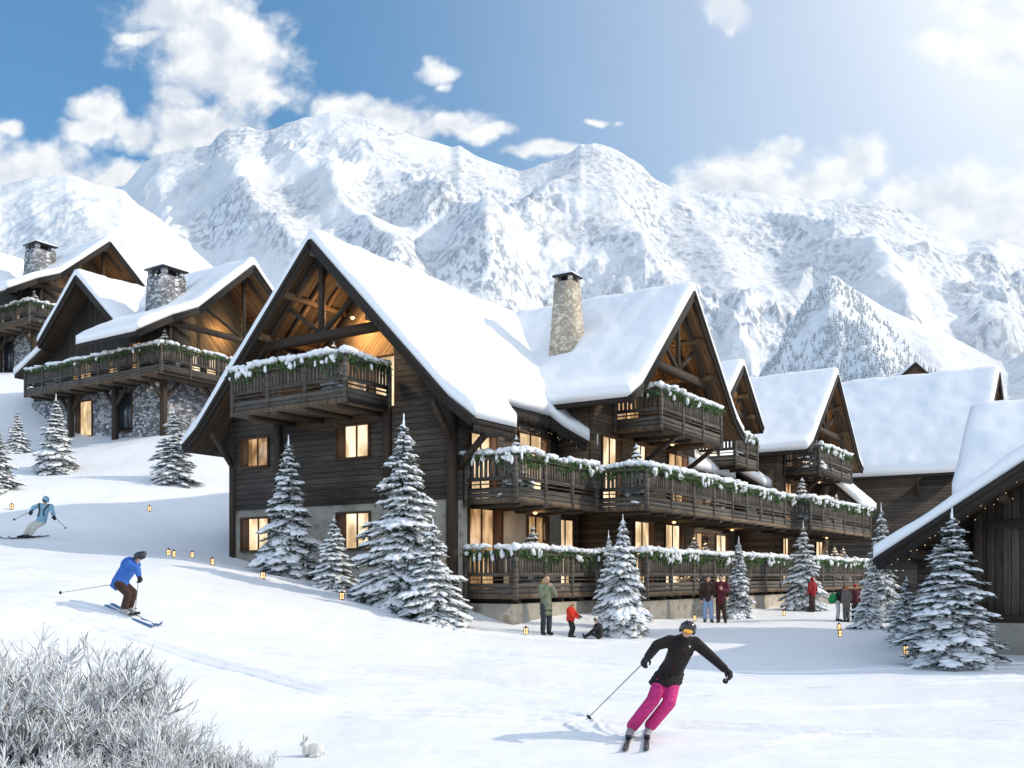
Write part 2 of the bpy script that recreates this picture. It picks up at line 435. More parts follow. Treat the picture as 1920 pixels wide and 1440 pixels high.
M['frosted_needles'] = plain('frosted_needles', (0.33, 0.37, 0.40), 0.8, 0.5, 0.02)
M['barn_board'] = wood('barn_boards', (0.034, 0.027, 0.021), (0.20, 0.155, 0.12), 'v', 0.17)
M['garland'] = plain('garland_fir', (0.06, 0.125, 0.035), 0.7, 0.6, 5)
M['bark'] = plain('spruce_bark', (0.06, 0.042, 0.03), 0.9, 0.4, 14, bump=0.5)
M['black_metal'] = plain('black_metal', (0.02, 0.02, 0.022), 0.45, 0.2, 10)
# ------------------------------------------------------------------ terrain height
GC = np.array([
 (0,5,-.62),(-4,7,-.45),(4,8,-.52),(2,12.2,-.43),(1.3,12.2,-.43),(1.6,11.4,-.45),(-2.3,11,-.39),(8,12,-.5),(12,15,-.4),(-6,12,.0),
 (-7.75,19.5,.88),(-6.7,18.8,.55),(-8.4,20.0,1.08),(-12,20,1.35),(-4,18,.15),(-2,20,.0),(3,20,-.22),(10,20,-.12),(16,22,-.05),(5,16,-.4),
 (1,26.7,0),(7,34,.03),(-1.6,28.6,.35),(-2.0,29.4,.78),(12,35,.05),(3,29.5,.12),(8,36,.1),(14,45,.15),(19,54,.3),(12,30,.0),(16,40,.05),(22,40,.2),
 (-3.0,27.4,.72),(-6.5,30.2,1.50),(-10.1,34.6,2.25),(-11,34,2.40),(-7,27,1.5),(-4.3,24.5,.85),(-8.7,28,1.95),(-10.2,29,2.2),(-8,33.5,1.95),
 (-15.7,32,2.85),(-20,34,3.6),(-13,38,3.7),(-15.0,42,5.75),(-20.7,44,6.3),(-25.5,50,8.0),(-20.1,38,5.0),(-16,36.5,4.1),
 (-17,50,8.9),(-12,48,7.6),(-10,44,5.4),(-22,55,9.6),(-27,56,9.7),(-16,56,10),(-7,42,3.4),(-13,60,10.5),
 (-30,62,13.5),(-32,66,15.6),(-40,74,17),(-38,60,13.5),(-25,72,15),(-18,76,13),(-45,100,24),(-20,105,17),(-90,110,34),
 (-5,50,3.6),(5,60,2.2),(20,60,.5),(40,70,.5),(60,90,1.5),(80,60,.5),(0,120,7),(30,120,5),(-60,40,14),(-45,20,8),(-30,25,4.2),(-40,0,4),(40,0,-.5),(0,-30,-1.8),(40,22,0),(-20,10,1.8),
 (0,220,10),(90,200,8),(-90,220,40),(0,380,6),(120,380,5),(-150,380,45),(160,100,2),(-160,60,32),(160,-30,0),(-160,-30,8)], float)
def _kern(r): return np.sqrt(r*r+0.4)
_d = np.hypot(GC[:,None,0]-GC[None,:,0], GC[:,None,1]-GC[None,:,1])
_n = len(GC)
_A = np.zeros((_n+3, _n+3)); _A[:_n,:_n] = _kern(_d) - 0.02*np.eye(_n)
_A[:_n,_n] = 1; _A[:_n,_n+1] = GC[:,0]; _A[:_n,_n+2] = GC[:,1]; _A[_n:,:_n] = _A[:_n,_n:].T
_w = np.linalg.solve(_A, np.concatenate([GC[:,2], np.zeros(3)]))
def ground_z(X, Y):
    X = np.asarray(X, float); Y = np.asarray(Y, float)
    sh = X.shape; x = X.ravel(); y = Y.ravel()
    z = np.zeros_like(x)
    for k in range(_n): z += _w[k]*_kern(np.hypot(x-GC[k,0], y-GC[k,1]))
    z += _w[_n]+_w[_n+1]*x+_w[_n+2]*y
    far = np.clip((np.hypot(x, y-20)-40)/60, 0, 1)
    z += fbm(x*0.35, y*0.35, 3, 5)*0.045 + fbm(x*0.12+9, y*0.12, 2, 9)*0.08*(1+3*far)
    return z.reshape(sh)
def gz(x, y): return float(ground_z(np.array([x]), np.array([y]))[0])
def spot(px, d):
    """a place on the snow at depth d, in the direction px of the photograph's width"""
    x = (px-960)/1812*d
    return (x, d, gz(x, d))

def axis(fine0, fine1, step, lo, hi, grow=1.09):
    a = list(np.arange(fine0, fine1+1e-6, step)); s = step; x = a[0]; left = []
    while x > lo: s *= grow; x -= s; left.append(x)
    s = step; x = a[-1]; right = []
    while x < hi: s *= grow; x += s; right.append(x)
    return np.array(left[::-1]+a+right)
def build_ground():
    xs = axis(-24, 20, 0.26, -420, 420); ys = axis(6, 62, 0.26, -60, 520)
    X, Y = np.meshgrid(xs, ys)
    Z = ground_z(X, Y)
    nx, ny = len(xs), len(ys)
    v = np.stack([X, Y, Z], -1).reshape(-1, 3)
    i = np.arange(nx*ny).reshape(ny, nx)
    f = np.stack([i[:-1,:-1], i[:-1,1:], i[1:,1:], i[1:,:-1]], -1).reshape(-1, 4)
    me = np_mesh('ground', v, [f], M['snow_ground'], None, True)
    return structure(link(bpy.data.objects.new('ground', me)))
build_ground()

def build_track(name, pts, wdt=0.10):
    """a ski track: two low ridges of pushed snow with a shallow trough, following the ground"""
    P0 = np.array(pts, float)
    t = np.linspace(0, 1, len(P0)); tt = np.linspace(0, 1, 90)
    # smooth spline through the points
    from numpy.polynomial import polynomial as PL
    deg = min(4, len(P0)-1)
    cx = PL.polyfit(t, P0[:,0], deg); cy = PL.polyfit(t, P0[:,1], deg)
    x = PL.polyval(tt, cx); y = PL.polyval(tt, cy)
    dx = np.gradient(x); dy = np.gradient(y); L = np.hypot(dx, dy); nx, ny = -dy/L, dx/L
    prof = [(-1.6, -.012), (-1.0, .042), (-.45, .002), (0, .004), (.45, .002), (1.0, .036), (1.7, -.012)]
    fade = np.clip(np.minimum(tt, 1-tt)*6, 0, 1)
    jit = 0.7+0.6*np.random.RandomState(len(name)+len(pts)).rand(90)
    rows = []
    for (o, h) in prof:
        X = x+nx*o*wdt; Y = y+ny*o*wdt
        rows.append(np.stack([X, Y, ground_mesh_z(X, Y)+h*fade*jit+0.004*(fade > 0)], -1))
    v = np.stack(rows, 1); k = len(prof)
    i = np.arange(90*k).reshape(90, k)
    f = np.stack([i[:-1,:-1], i[1:,:-1], i[1:,1:], i[:-1,1:]], -1).reshape(-1, 4)
    me = np_mesh(name, v.reshape(-1, 3), [f], M['snow_ground'], None, True)
    structure(link(bpy.data.objects.new(name, me)))
_gx = axis(-24, 20, 0.26, -420, 420); _gy = axis(6, 62, 0.26, -60, 520)
def ground_mesh_z(X, Y):
    """height of the ground mesh itself (its faces are flat between grid points)"""
    ix = np.clip(np.searchsorted(_gx, X)-1, 0, len(_gx)-2); iy = np.clip(np.searchsorted(_gy, Y)-1, 0, len(_gy)-2)
    x0, x1, y0, y1 = _gx[ix], _gx[ix+1], _gy[iy], _gy[iy+1]
    fx = (X-x0)/(x1-x0); fy = (Y-y0)/(y1-y0)
    return (ground_z(x0,y0)*(1-fx)+ground_z(x1,y0)*fx)*(1-fy)+(ground_z(x0,y1)*(1-fx)+ground_z(x1,y1)*fx)*fy
for pts in ([(-10.5,19.6),(-8,18.6),(-5,16.6),(-2,14.2)], [(-10.5,19.25),(-8,18.25),(-5,16.25),(-2,13.85)],
            [(-6,15.2),(-3.5,14.2),(0,14.3),(1.2,13.6),(1.9,12.4)], [(-6,14.8),(-3.5,13.8),(-.4,13.85),(.8,13.3),(1.5,12.35)],
            [(-16,21.5),(-11,20.3),(-6,18.9),(0,18.0),(6,17.6)], [(-20,30),(-15,27),(-10,25),(-3,22.5),(3,21.5)],
            [(-18,26),(-12,24),(-7,22.2),(0,20.6),(7,19.6),(12,19.4)], [(3,12.2),(4.2,13),(5.5,13.2),(7.5,12.4)], [(-1,16.5),(2,15.6),(5,15.4),(8,16)]):
    build_track('ski_track', pts, 0.075)
rt = random.Random(12)
for k in range(22):
    x = rt.uniform(-14, 9); y = rt.uniform(13.0, 26); L = rt.uniform(4, 10); b = rt.uniform(-.22, .02); c = rt.uniform(-.05, .05)
    if x+L > 11 and y > 18: L = 11-x
    line = [(x+L*t, y+b*L*t+c*L*t*t*2) for t in (0, .25, .5, .75, 1)]
    build_track('ski_track', line, 0.05); build_track('ski_track', [(p[0], p[1]+.34) for p in line], 0.05)

# ------------------------------------------------------------------ mountains
def rock_snow(name, rock_amt, trees=False, sc=1.0):
    m, N, b = mat(name, 0.75, 0.15)
    geo = N.add('ShaderNodeNewGeometry')
    pos = geo.outputs['Position']; nz = N.sep(geo.outputs['Normal'])[2]
    p = N.vm('MULTIPLY', pos, (1.0, 0.55, 1.0))
    n1 = N.noise(p, 0.012*sc, 9, 0.68, dist=0.8)
    n2 = N.noise(N.vm('MULTIPLY', pos, (1.0, 0.5, 0.45)), 0.045*sc, 7, 0.72, dist=0.4)
    big = N.noise(p, 0.0022*sc, 4, 0.6)
    h = N.m('ADD', N.m('MULTIPLY', n1, 2.0), n2)
    bp = N.add('ShaderNodeBump'); bp.inputs['Strength'].default_value = 0.5; bp.inputs['Distance'].default_value = 16.0/sc
    calm = N.noise(p, 0.0035*sc, 4, 0.55)
    h = N.m('MULTIPLY', h, N.m('ADD', 0.12, N.m('MULTIPLY', N.ss(calm, 0.42, 0.60), 1.1)))
    N.l.new(h, bp.inputs['Height']); N.l.new(bp.outputs[0], b.inputs['Normal'])
    nb = N.sep(bp.outputs[0])[2]
    steep = N.ss(nb, 0.90, 0.62)
    k = N.m('MULTIPLY', steep, N.ss(n2, 0.46, 0.57))
    k = N.m('MULTIPLY', k, N.ss(big, 0.38, 0.58))
    k = N.m('MULTIPLY', k, rock_amt, clamp=True)
    c = N.mix(k, (0.86, 0.87, 0.89, 1), N.mix(n1, (0.20, 0.235, 0.29, 1), (0.42, 0.46, 0.52, 1)))
    N.l.new(c, b.inputs['Base Color'])
    return m
def build_mountain(name, sky, DR, DF, foot_e, spurs, namp, seed, rock, back=0.5, nx=760, nq=200, shape=1.1, span=(-900, 2900), fine=(-40, 1960), tex=1.0, small=0.05, soft=(), gully=0.012):
    sky = np.array(sky, float)
    px = np.concatenate([np.linspace(span[0], fine[0], 60)[:-1], np.linspace(fine[0], fine[1], nx), np.linspace(fine[1], span[1], 60)[1:]])
    q = np.concatenate([np.linspace(0, 1, nq), 1+np.linspace(0, back, 24)[1:]])
    t = (px-960)/1812
    # skyline smoothed a little, then roughened with true relief
    pys = np.interp(px, sky[:,0], sky[:,1])
    ker = np.ones(3)/3; pys = np.convolve(np.pad(pys, 1, 'edge'), ker, 'valid')
    es = (1080-pys)/1812
    Q, T = np.meshgrid(q, t, indexing='ij'); PX = np.broadcast_to(px[None], Q.shape)
    D = DF+(DR-DF)*Q
    zs = es[None]*DR; zf = foot_e*DF
    rise = np.where(Q <= 1, np.clip(Q, 0, 1)**shape, 1-1.1*(Q-1))
    Z = zf+(zs-zf)*rise
    X = T*D
    H = np.mean(zs)-zf
    for sp in spurs:
        a = np.array(sp['p'], float)   # rows: q, px, amp, width
        o = np.argsort(a[:,0]); a = a[o]
        c = np.interp(Q, a[:,0], a[:,1]); am = np.interp(Q, a[:,0], a[:,2], left=0, right=0); wd = np.interp(Q, a[:,0], a[:,3])
        wob = fbm(Q*9+seed, PX*0.004, 2, seed+int(a[0,1]) % 97)*14
        tt = np.abs(PX-c+wob)/wd
        Z += 1.1*am*np.clip((1-Q)*1.7, 0, 1)*np.maximum(0, 1-np.sqrt(tt*tt+.012))**1.25
    fade = np.clip((1-Q)*4, 0.035, 1)*np.clip(Q*5, 0, 1)
    fade = np.where(Q > 1, 0.035, fade)
    L = 0.0017*tex
    for (cp, cq, wp, wq) in soft:
        fade = fade*(1-.9*np.exp(-((PX-cp)/wp)**2-((Q-cq)/wq)**2))
    rn = ridged(X*L+seed, D*L*0.62, 5, seed, 0.40)-0.9
    Z += rn*namp*H*fade
    rocky = np.clip(fbm(X/820+seed, D/900, 4, seed+50)*2.2+.45, 0, 1)
    gul = ridged(X/105+fbm(X/300, D/300, 3, seed+2)*.9, D/520, 4, seed+70, .5)-.9
    Z += gul*gully*H*rocky*np.clip(fade, 0.12, 1)
    r2 = ridged(X*L*4.2, D*L*2.2+Z*L*1.2, 5, seed+3, 0.55)-0.9
    Z += r2*small*H*np.clip(fade, 0.2, 1)*(.15+.85*rocky)
    v = np.stack([X, D, Z], -1).reshape(-1, 3)
    nqq, nxx = Q.shape
    i = np.arange(nqq*nxx).reshape(nqq, nxx)
    f = np.stack([i[:-1,:-1], i[:-1,1:], i[1:,1:], i[1:,:-1]], -1).reshape(-1, 4)
    me = np_mesh(name, v, [f], rock, None, True)
    o = structure(link(bpy.data.objects.new(name, me)))
    return o, (px, q, Z, D)
MAIN_SKY = [(-900,420),(-300,400),(100,380),(200,366),(235,345),(268,305),(300,286),(340,280),(395,272),(408,252),(425,241),(465,237),(480,243),(500,247),(520,240),(545,229),(570,221),(600,216),(618,210),
 (650,214),(700,225),(745,243),(780,257),(820,268),(845,278),(862,274),(890,290),(930,306),(975,320),(1000,312),(1030,303),(1060,287),(1075,279),(1090,268),(1096,271),(1110,268),(1130,270),(1152,277),(1175,292),(1205,312),(1230,337),(1255,352),(1290,357),(1380,357),(1425,362),(1460,366),(1500,372),(1545,375),(1590,373),(1640,372),(1665,383),(1700,397),(1740,420),(1765,434),(1790,446),(1812,455),(1840,449),(1873,446),(1890,455),(1925,470),(2000,440),(2200,420),(2600,460),(2900,520)]
SPURS = [dict(p=[(1,640,0,60),(.86,690,150,75),(.70,800,240,110),(.5,900,170,120),(.3,960,60,140)]),
 dict(p=[(1,1093,0,40),(.9,1075,150,70),(.7,1010,240,110),(.5,930,190,130),(.28,880,80,150)]),
 dict(p=[(1,1115,0,40),(.85,1150,110,60),(.65,1190,190,95),(.45,1230,150,110),(.2,1280,60,120)]),
 dict(p=[(1,465,0,60),(.85,440,130,90),(.65,450,190,120),(.45,540,170,130),(.2,620,60,150)]),
 dict(p=[(1,300,0,60),(.8,300,120,90),(.6,310,140,110),(.4,330,80,110)]),
 dict(p=[(1,560,0,60),(.8,570,120,80),(.6,640,150,100),(.35,740,110,120)]),
 dict(p=[(1,930,0,60),(.8,890,90,80),(.55,780,130,110),(.3,720,90,120)]),
 dict(p=[(1,1290,0,60),(.8,1300,120,90),(.55,1370,130,110),(.3,1400,70,130)]),
 dict(p=[(1,1545,0,60),(.82,1560,170,110),(.6,1640,240,130),(.35,1720,140,140)]),
 dict(p=[(1,1665,0,50),(.85,1700,110,70),(.65,1790,160,100),(.4,1860,120,110)]),
 dict(p=[(1,1820,0,50),(.8,1840,130,80),(.6,1880,180,110),(.3,1920,100,120)])]
M['rock_main'] = rock_snow('snowy_rock', 1.0)
M['rock_soft'] = rock_snow('snowy_slope', 0.55, sc=1.6)
main_mtn, main_grid = build_mountain('mountain', MAIN_SKY, 4200, 1700, 0.03, SPURS, 0.05, 11, M['rock_main'], small=0.015, gully=0.020, soft=((800,.86,130,.16),(1330,.72,90,.14),(700,.45,120,.10),(1720,.5,110,.12),(420,.55,90,.08)))
build_mountain('mountain', [(-900,250),(-300,290),(-60,335),(0,347),(30,340),(62,331),(85,331),(105,328),(125,326),(145,331),(172,341),(200,348),(232,356),(262,385),(300,408),(345,450),(400,500),(480,545),(600,600),(800,690),(1000,800),(2900,1000)],
   2300, 700, 0.0, [dict(p=[(1,120,0,80),(.8,150,40,120),(.5,220,70,160),(.2,330,40,180)])], 0.035, 23, M['rock_soft'], nx=420, nq=130, fine=(-60, 800), tex=1.6, small=0.010)
FORE = [(-900,1100),(1000,900),(1300,770),(1420,705),(1438,674),(1458,652),(1478,604),(1500,576),(1520,542),(1538,531),(1554,515),(1570,516),(1588,532),(1622,552),(1660,576),(1705,597),(1760,618),(1820,648),(1865,672),(1890,678),(1930,650),(2000,600),(2200,560),(2900,600)]
fore_o, fore_grid = build_mountain('mountain', FORE, 1500, 620, 0.0, [dict(p=[(1,1560,0,30),(.8,1580,40,60),(.5,1640,60,90),(.2,1700,30,110)])], 0.06, 37, M['rock_soft'], nx=420, nq=110, fine=(1250, 1960), tex=2.5, small=0.010)

# far wood on the near hill: hundreds of small snow laden conifers read as one mass
def build_wood(name, grid, region, n, h0, h1, seed):
    px, q, Z, D = grid; rg = np.random.RandomState(seed)
    V = []; Fg = []; Fs = []; off = 0; K = 5
    cnt = 0
    while cnt < n:
        a = rg.uniform(region[0], region[1]); b = rg.uniform(region[2], region[3])
        den = gnoise(np.array([a*0.012]), np.array([b*7.0]), seed)[0]
        if den+rg.uniform(-.5, .6) < 0: continue
        if not region[4](a, b): continue
        i = int(np.clip(np.searchsorted(q, b), 1, len(q)-1)); j = int(np.clip(np.searchsorted(px, a), 1, len(px)-1))
        d = D[i, j]; x = (px[j]-960)/1812*d; z = Z[i, j]-1.5
        x += rg.uniform(-1, 1); h = rg.uniform(h0, h1); r = h*0.19; cnt += 1
        for lv in range(3):
            zb = z+h*(0.08+0.27*lv); zt = z+h*min(1.0, 0.50+0.27*lv); rr = r*(1-0.25*lv)
            an = np.arange(K)*2*np.pi/K+rg.rand()*6
            ring = np.stack([x+np.cos(an)*rr, d+np.sin(an)*rr, np.full(K, zb)], -1)
            mid = np.stack([x+np.cos(an)*rr*.62, d+np.sin(an)*rr*.62, np.full(K, zb+(zt-zb)*.40)], -1)
            V += [ring, mid, np.array([[x, d, zt]])]
            for k in range(K):
                k2 = (k+1) % K
                (Fg if rg.rand() < .66 else Fs).append((off+k, off+k2, off+K+k2)); (Fg if rg.rand() < .66 else Fs).append((off+k, off+K+k2, off+K+k))
                (Fs if rg.rand() < .62 else Fg).append((off+K+k, off+K+k2, off+2*K))
            off += 2*K+1
    me = np_mesh(name, np.concatenate(V), [np.array(Fg), np.array(Fs)], [M['frosted_needles'], M['snow_tree']], [0, 1])
    o = link(bpy.data.objects.new(name, me)); o['kind'] = 'stuff'; return o
build_wood('far_wood', fore_grid, (1380, 1900, .35, .97, lambda a, b: (b < .985-abs(a-1560)*.0002) and a < 1560+(1-b)*560+30), 3400, 6, 11.5, 3)
# ------------------------------------------------------------------ slabs that follow a roof surface over any outline
def poly_sd(poly, X, Y):
    P0 = np.array(poly, float); n = len(P0)
    best = np.full(X.shape, 1e9); bx = np.zeros(X.shape); by = np.zeros(X.shape); ins = np.zeros(X.shape, bool)
    for k in range(n):
        ax, ay = P0[k]; bx_, by_ = P0[(k+1) % n]
        dx, dy = bx_-ax, by_-ay; L = dx*dx+dy*dy+1e-12
        t = np.clip(((X-ax)*dx+(Y-ay)*dy)/L, 0, 1)
        qx = ax+t*dx; qy = ay+t*dy; d = np.hypot(X-qx, Y-qy)
        m = d < best; best = np.where(m, d, best); bx = np.where(m, qx, bx); by = np.where(m, qy, by)
        c = ((ay > Y) != (by_ > Y)) & (X < (bx_-ax)*(Y-ay)/(by_-ay+1e-12)+ax)
        ins ^= c
    return ins, best, bx, by
def hf_slab(name, poly, ztop, zbot, res, mats, parent, smooth=False, side_mi=0, bottom_mi=0, top_mi=0):
    P0 = np.array(poly, float); x0, y0 = P0.min(0); x1, y1 = P0.max(0)
    xs = np.linspace(x0, x1, max(2, int((x1-x0)/res)+1)); ys = np.linspace(y0, y1, max(2, int((y1-y0)/res)+1))
    X, Y = np.meshgrid(xs, ys, indexing='ij')
    ins, d, bx, by = poly_sd(poly, X, Y)
    ins2 = ins | (d < 1e-6)
    cell = ins2[:-1,:-1].astype(int)+ins2[1:,:-1]+ins2[1:,1:]+ins2[:-1,1:]
    keep = (cell >= 1)
    cx = (X[:-1,:-1]+X[1:,1:])/2; cy = (Y[:-1,:-1]+Y[1:,1:])/2
    ci, _, _, _ = poly_sd(poly, cx, cy)
    keep &= (cell == 4) | ci | (cell >= 3)
    used = np.zeros(X.shape, bool)
    for (a, b) in ((0,0),(1,0),(1,1),(0,1)):
        used[a:X.shape[0]-1+a, b:X.shape[1]-1+b] |= keep
    out = used & ~ins2
    X = np.where(out, bx, X); Y = np.where(out, by, Y)
    # border grid points move onto the outline
    cnt = np.zeros(X.shape, int)
    for (a, b) in ((0,0),(1,0),(1,1),(0,1)):
        cnt[a:X.shape[0]-1+a, b:X.shape[1]-1+b] += keep
    edge = used & (cnt < 4)
    near = edge & ins2
    _, d2, bx2, by2 = poly_sd(poly, X, Y)
    X = np.where(near, bx2, X); Y = np.where(near, by2, Y)
    for (vx, vy) in poly:
        dd = np.where(edge, np.hypot(X-vx, Y-vy), 1e9); k = np.unravel_index(np.argmin(dd), dd.shape)
        if dd[k] < res*1.3: X[k] = vx; Y[k] = vy
    _, d3, _, _ = poly_sd(poly, X, Y)
    d3 = np.where(edge, 0, d3)
    zt = ztop(X, Y, d3); zb = zbot(X, Y)
    idx = np.full(X.shape, -1); idx[used] = np.arange(used.sum()); n = int(used.sum())
    v = np.concatenate([np.stack([X[used], Y[used], zt[used]], -1), np.stack([X[used], Y[used], zb[used]], -1)])
    q = np.stack([idx[:-1,:-1][keep], idx[1:,:-1][keep], idx[1:,1:][keep], idx[:-1,1:][keep]], -1)
    ed = {}
    for r in q:
        for k in range(4):
            a, b = int(r[k]), int(r[(k+1) % 4])
            if (b, a) in ed: del ed[(b, a)]
            else: ed[(a, b)] = 1
    side = np.array([(a, a+n, b+n, b) for (a, b) in ed])
    me = np_mesh(name, v, [q, (q+n)[:, ::-1], side], mats, [top_mi, bottom_mi, side_mi], smooth)
    return link(bpy.data.objects.new(name, me), parent)
def smax(a, b, k):
    h = np.clip(k-np.abs(a-b), 0, None)/k
    return np.maximum(a, b)+h*h*k*0.25
def snow_cover(name, poly, zfun, T, res, parent, seed=0, grow=0.07, edge=0.5, mats=None):
    """thick soft snow lying on a roof surface, rounded towards its outline"""
    P0 = np.array(poly, float); c = P0.mean(0)
    # push the outline outwards a little so the snow hangs over the boards
    n = len(P0); area = sum(P0[i,0]*P0[(i+1)%n,1]-P0[(i+1)%n,0]*P0[i,1] for i in range(n)); sg = 1 if area > 0 else -1
    Q = []
    for i in range(n):
        a = P0[i]-P0[i-1]; b = P0[(i+1)%n]-P0[i]
        na = np.array([a[1], -a[0]])/np.hypot(*a)*sg; nb = np.array([b[1], -b[0]])/np.hypot(*b)*sg
        m = na+nb; m = m/max(np.dot(m, m), 0.6)*2*0.5*2
        Q.append(P0[i]+m*grow*0.7)
    def top(X, Y, d):
        w = 0.5
        t = np.clip(d/w, 0, 1)
        nz = fbm(X*0.55+seed, Y*0.55, 4, seed)*0.07 + fbm(X*1.9, Y*1.9+seed, 3, seed+5)*0.022
        prof = edge+(1-edge)*np.sqrt(1-(1-t)**2)
        return zfun(X, Y)+T*prof*(1+nz*1.3)+nz*0.5
    return hf_slab(name, Q, top, lambda X, Y: zfun(X, Y)+0.02, res, mats or M['snow_roof'], parent, True)

# ------------------------------------------------------------------ chalet pieces, in the building's own axes
class Frame:
    """kind 'A': faces -a, runs along b;  kind 'B': faces -b, runs along a.  s runs along the face, n goes inwards"""
    def __init__(f, kind): f.k = kind
    def __call__(f, s, n, z): return (n, s, z) if f.k == 'A' else (s, n, z)
    def box(f, mb, s0, s1, n0, n1, z0, z1, mi=0):
        a = f(s0, n0, z0); b = f(s1, n1, z1)
        mb.box(min(a[0],b[0]), max(a[0],b[0]), min(a[1],b[1]), max(a[1],b[1]), z0, z1, mi)
def wall(name, fr, pts, n, th, m, parent):
    """pts: outline (s,z) of a wall whose outer face stands at depth n"""
    mb = MB(); mb.plate([fr(s, n, z) for s, z in pts], np.array(fr(0, th, 0)))
    return mb.build(name, m, parent)
def window(fr, s0, s1, z0, z1, n, parent, lit='pane', shutter=None, mull=1, name='window', deep=0.07):
    """frame proud of the wall, pane just behind the frame; shutter 'lo' or 'hi' closes one side"""
    mb = MB(); w = 0.075
    fr.box(mb, s0-w, s1+w, n-deep, n-0.004, z1, z1+w)
    fr.box(mb, s0-w, s1+w, n-deep-.03, n-0.004, z0-w, z0)
    fr.box(mb, s0-w, s0, n-deep, n-0.004, z0, z1); fr.box(mb, s1, s1+w, n-deep, n-0.004, z0, z1)
    p0, p1 = s0, s1; wd = s1-s0
    if shutter == 'lo': p0 = s0+wd*0.27
    if shutter == 'hi': p1 = s1-wd*0.27
    for k in range(mull):
        c = p0+(p1-p0)*(k+1)/(mull+1); fr.box(mb, c-.025, c+.025, n-deep*.8, n-0.016, z0, z1)
    o = mb.build(name, M['frame'], parent)
    mb = MB(); fr.box(mb, p0+.002, p1-.002, n-0.014, n-0.005, z0+.002, z1-.002); mb.build('pane', M[lit], o)
    if shutter:
        mb = MB()
        a, b = (s0, p0) if shutter == 'lo' else (p1, s1)
        fr.box(mb, a+.003, b-.003, n-0.05, n-0.012, z0+.004, z1-.004); mb.build('shutter', M['shutter'], o)
    return o
def railing(parent, path, z, h=1.28, post_gap=1.9, slat=0.155, name='railing', wood_key=None):
    """posts, slatted upper half, open slot and plank skirt along a path of (a,b) points"""
    posts = []; boards = MB(); slats = MB()
    for i in range(len(path)-1):
        p = np.array(path[i], float); q = np.array(path[i+1], float); L = np.hypot(*(q-p)); d = (q-p)/L
        def at(t, zz, p=p, d=d): return (p[0]+d[0]*t, p[1]+d[1]*t, zz)
        n = max(1, int(round(L/post_gap)))
        for k in range(n+1):
            if k == 0 and i > 0: continue
            x, y, _ = at(L*k/n, 0); posts.append((x, y))
        e = 0.0
        for zz, hh, ww in ((z+h-.05, .085, .15), (z+.62, .085, .05), (z+.56, .03, .09), (z+.445, .03, .10)):
            boards.beam(at(e, zz), at(L-e, zz), ww, hh)
        for k in range(3): boards.beam(at(0, z-.05+.155*k), at(L, z-.05+.155*k), .045-.006*(k % 2), .145)
        m = int(L/slat)
        for k in range(m):
            t = (k+.5)*L/m; x, y, _ = at(t, 0)
            w = slat*0.66
            slats.beam(at(t-w/2, z+.91), at(t+w/2, z+.91), .024, .56)
    o = boards.build(name, M['wood_rail'], parent)
    slats.build('slats', M['wood_slat'], o)
    for (x, y) in posts:
        pm = MB(); pm.box(x-.065, x+.065, y-.065, y+.065, z-.17, z+h-.03); pm.build('post', M['wood_rail'], o)
    return o
def balcony(parent, outline, z, path, soffit='deck', h=1.28, th=0.14, name='balcony'):
    mb = MB(); mb.prism(outline, z-th, z); mb2 = None
    P0 = np.array(outline)
    o = mb.build(name, M[soffit], parent)
    # joists under the deck
    j = MB(); x0, y0 = P0.min(0); x1, y1 = P0.max(0)
    if (x1-x0) > (y1-y0):
        for a in np.arange(x0+.4, x1-.3, 1.3): j.box(a-.07, a+.07, y0+.12, y1-.05, z-th-.13, z-th-.002)
    else:
        for b in np.arange(y0+.4, y1-.3, 1.3): j.box(x0+.12, x1-.05, b-.07, b+.07, z-th-.13, z-th-.002)
    if j.n: j.build('joists', M['wood_beam'], o)
    railing(parent, path, z, h)
    return o
def point_lamp(parent, loc, power, radius=0.12, name='ceiling_lamp', col=(1.0, 0.66, 0.34)):
    """a small lit glass lamp with its own light"""
    mb = MB(); mb.ico(loc, (0.09, 0.09, 0.05)); o = mb.build(name, M['lamp'], parent)
    ld = bpy.data.lights.new('lamp_light', 'POINT'); ld.energy = power; ld.color = col; ld.shadow_soft_size = radius
    lo = bpy.data.objects.new('lamp_light', ld); lo.location = (loc[0], loc[1], loc[2]-.12); link(lo, o)
    return o
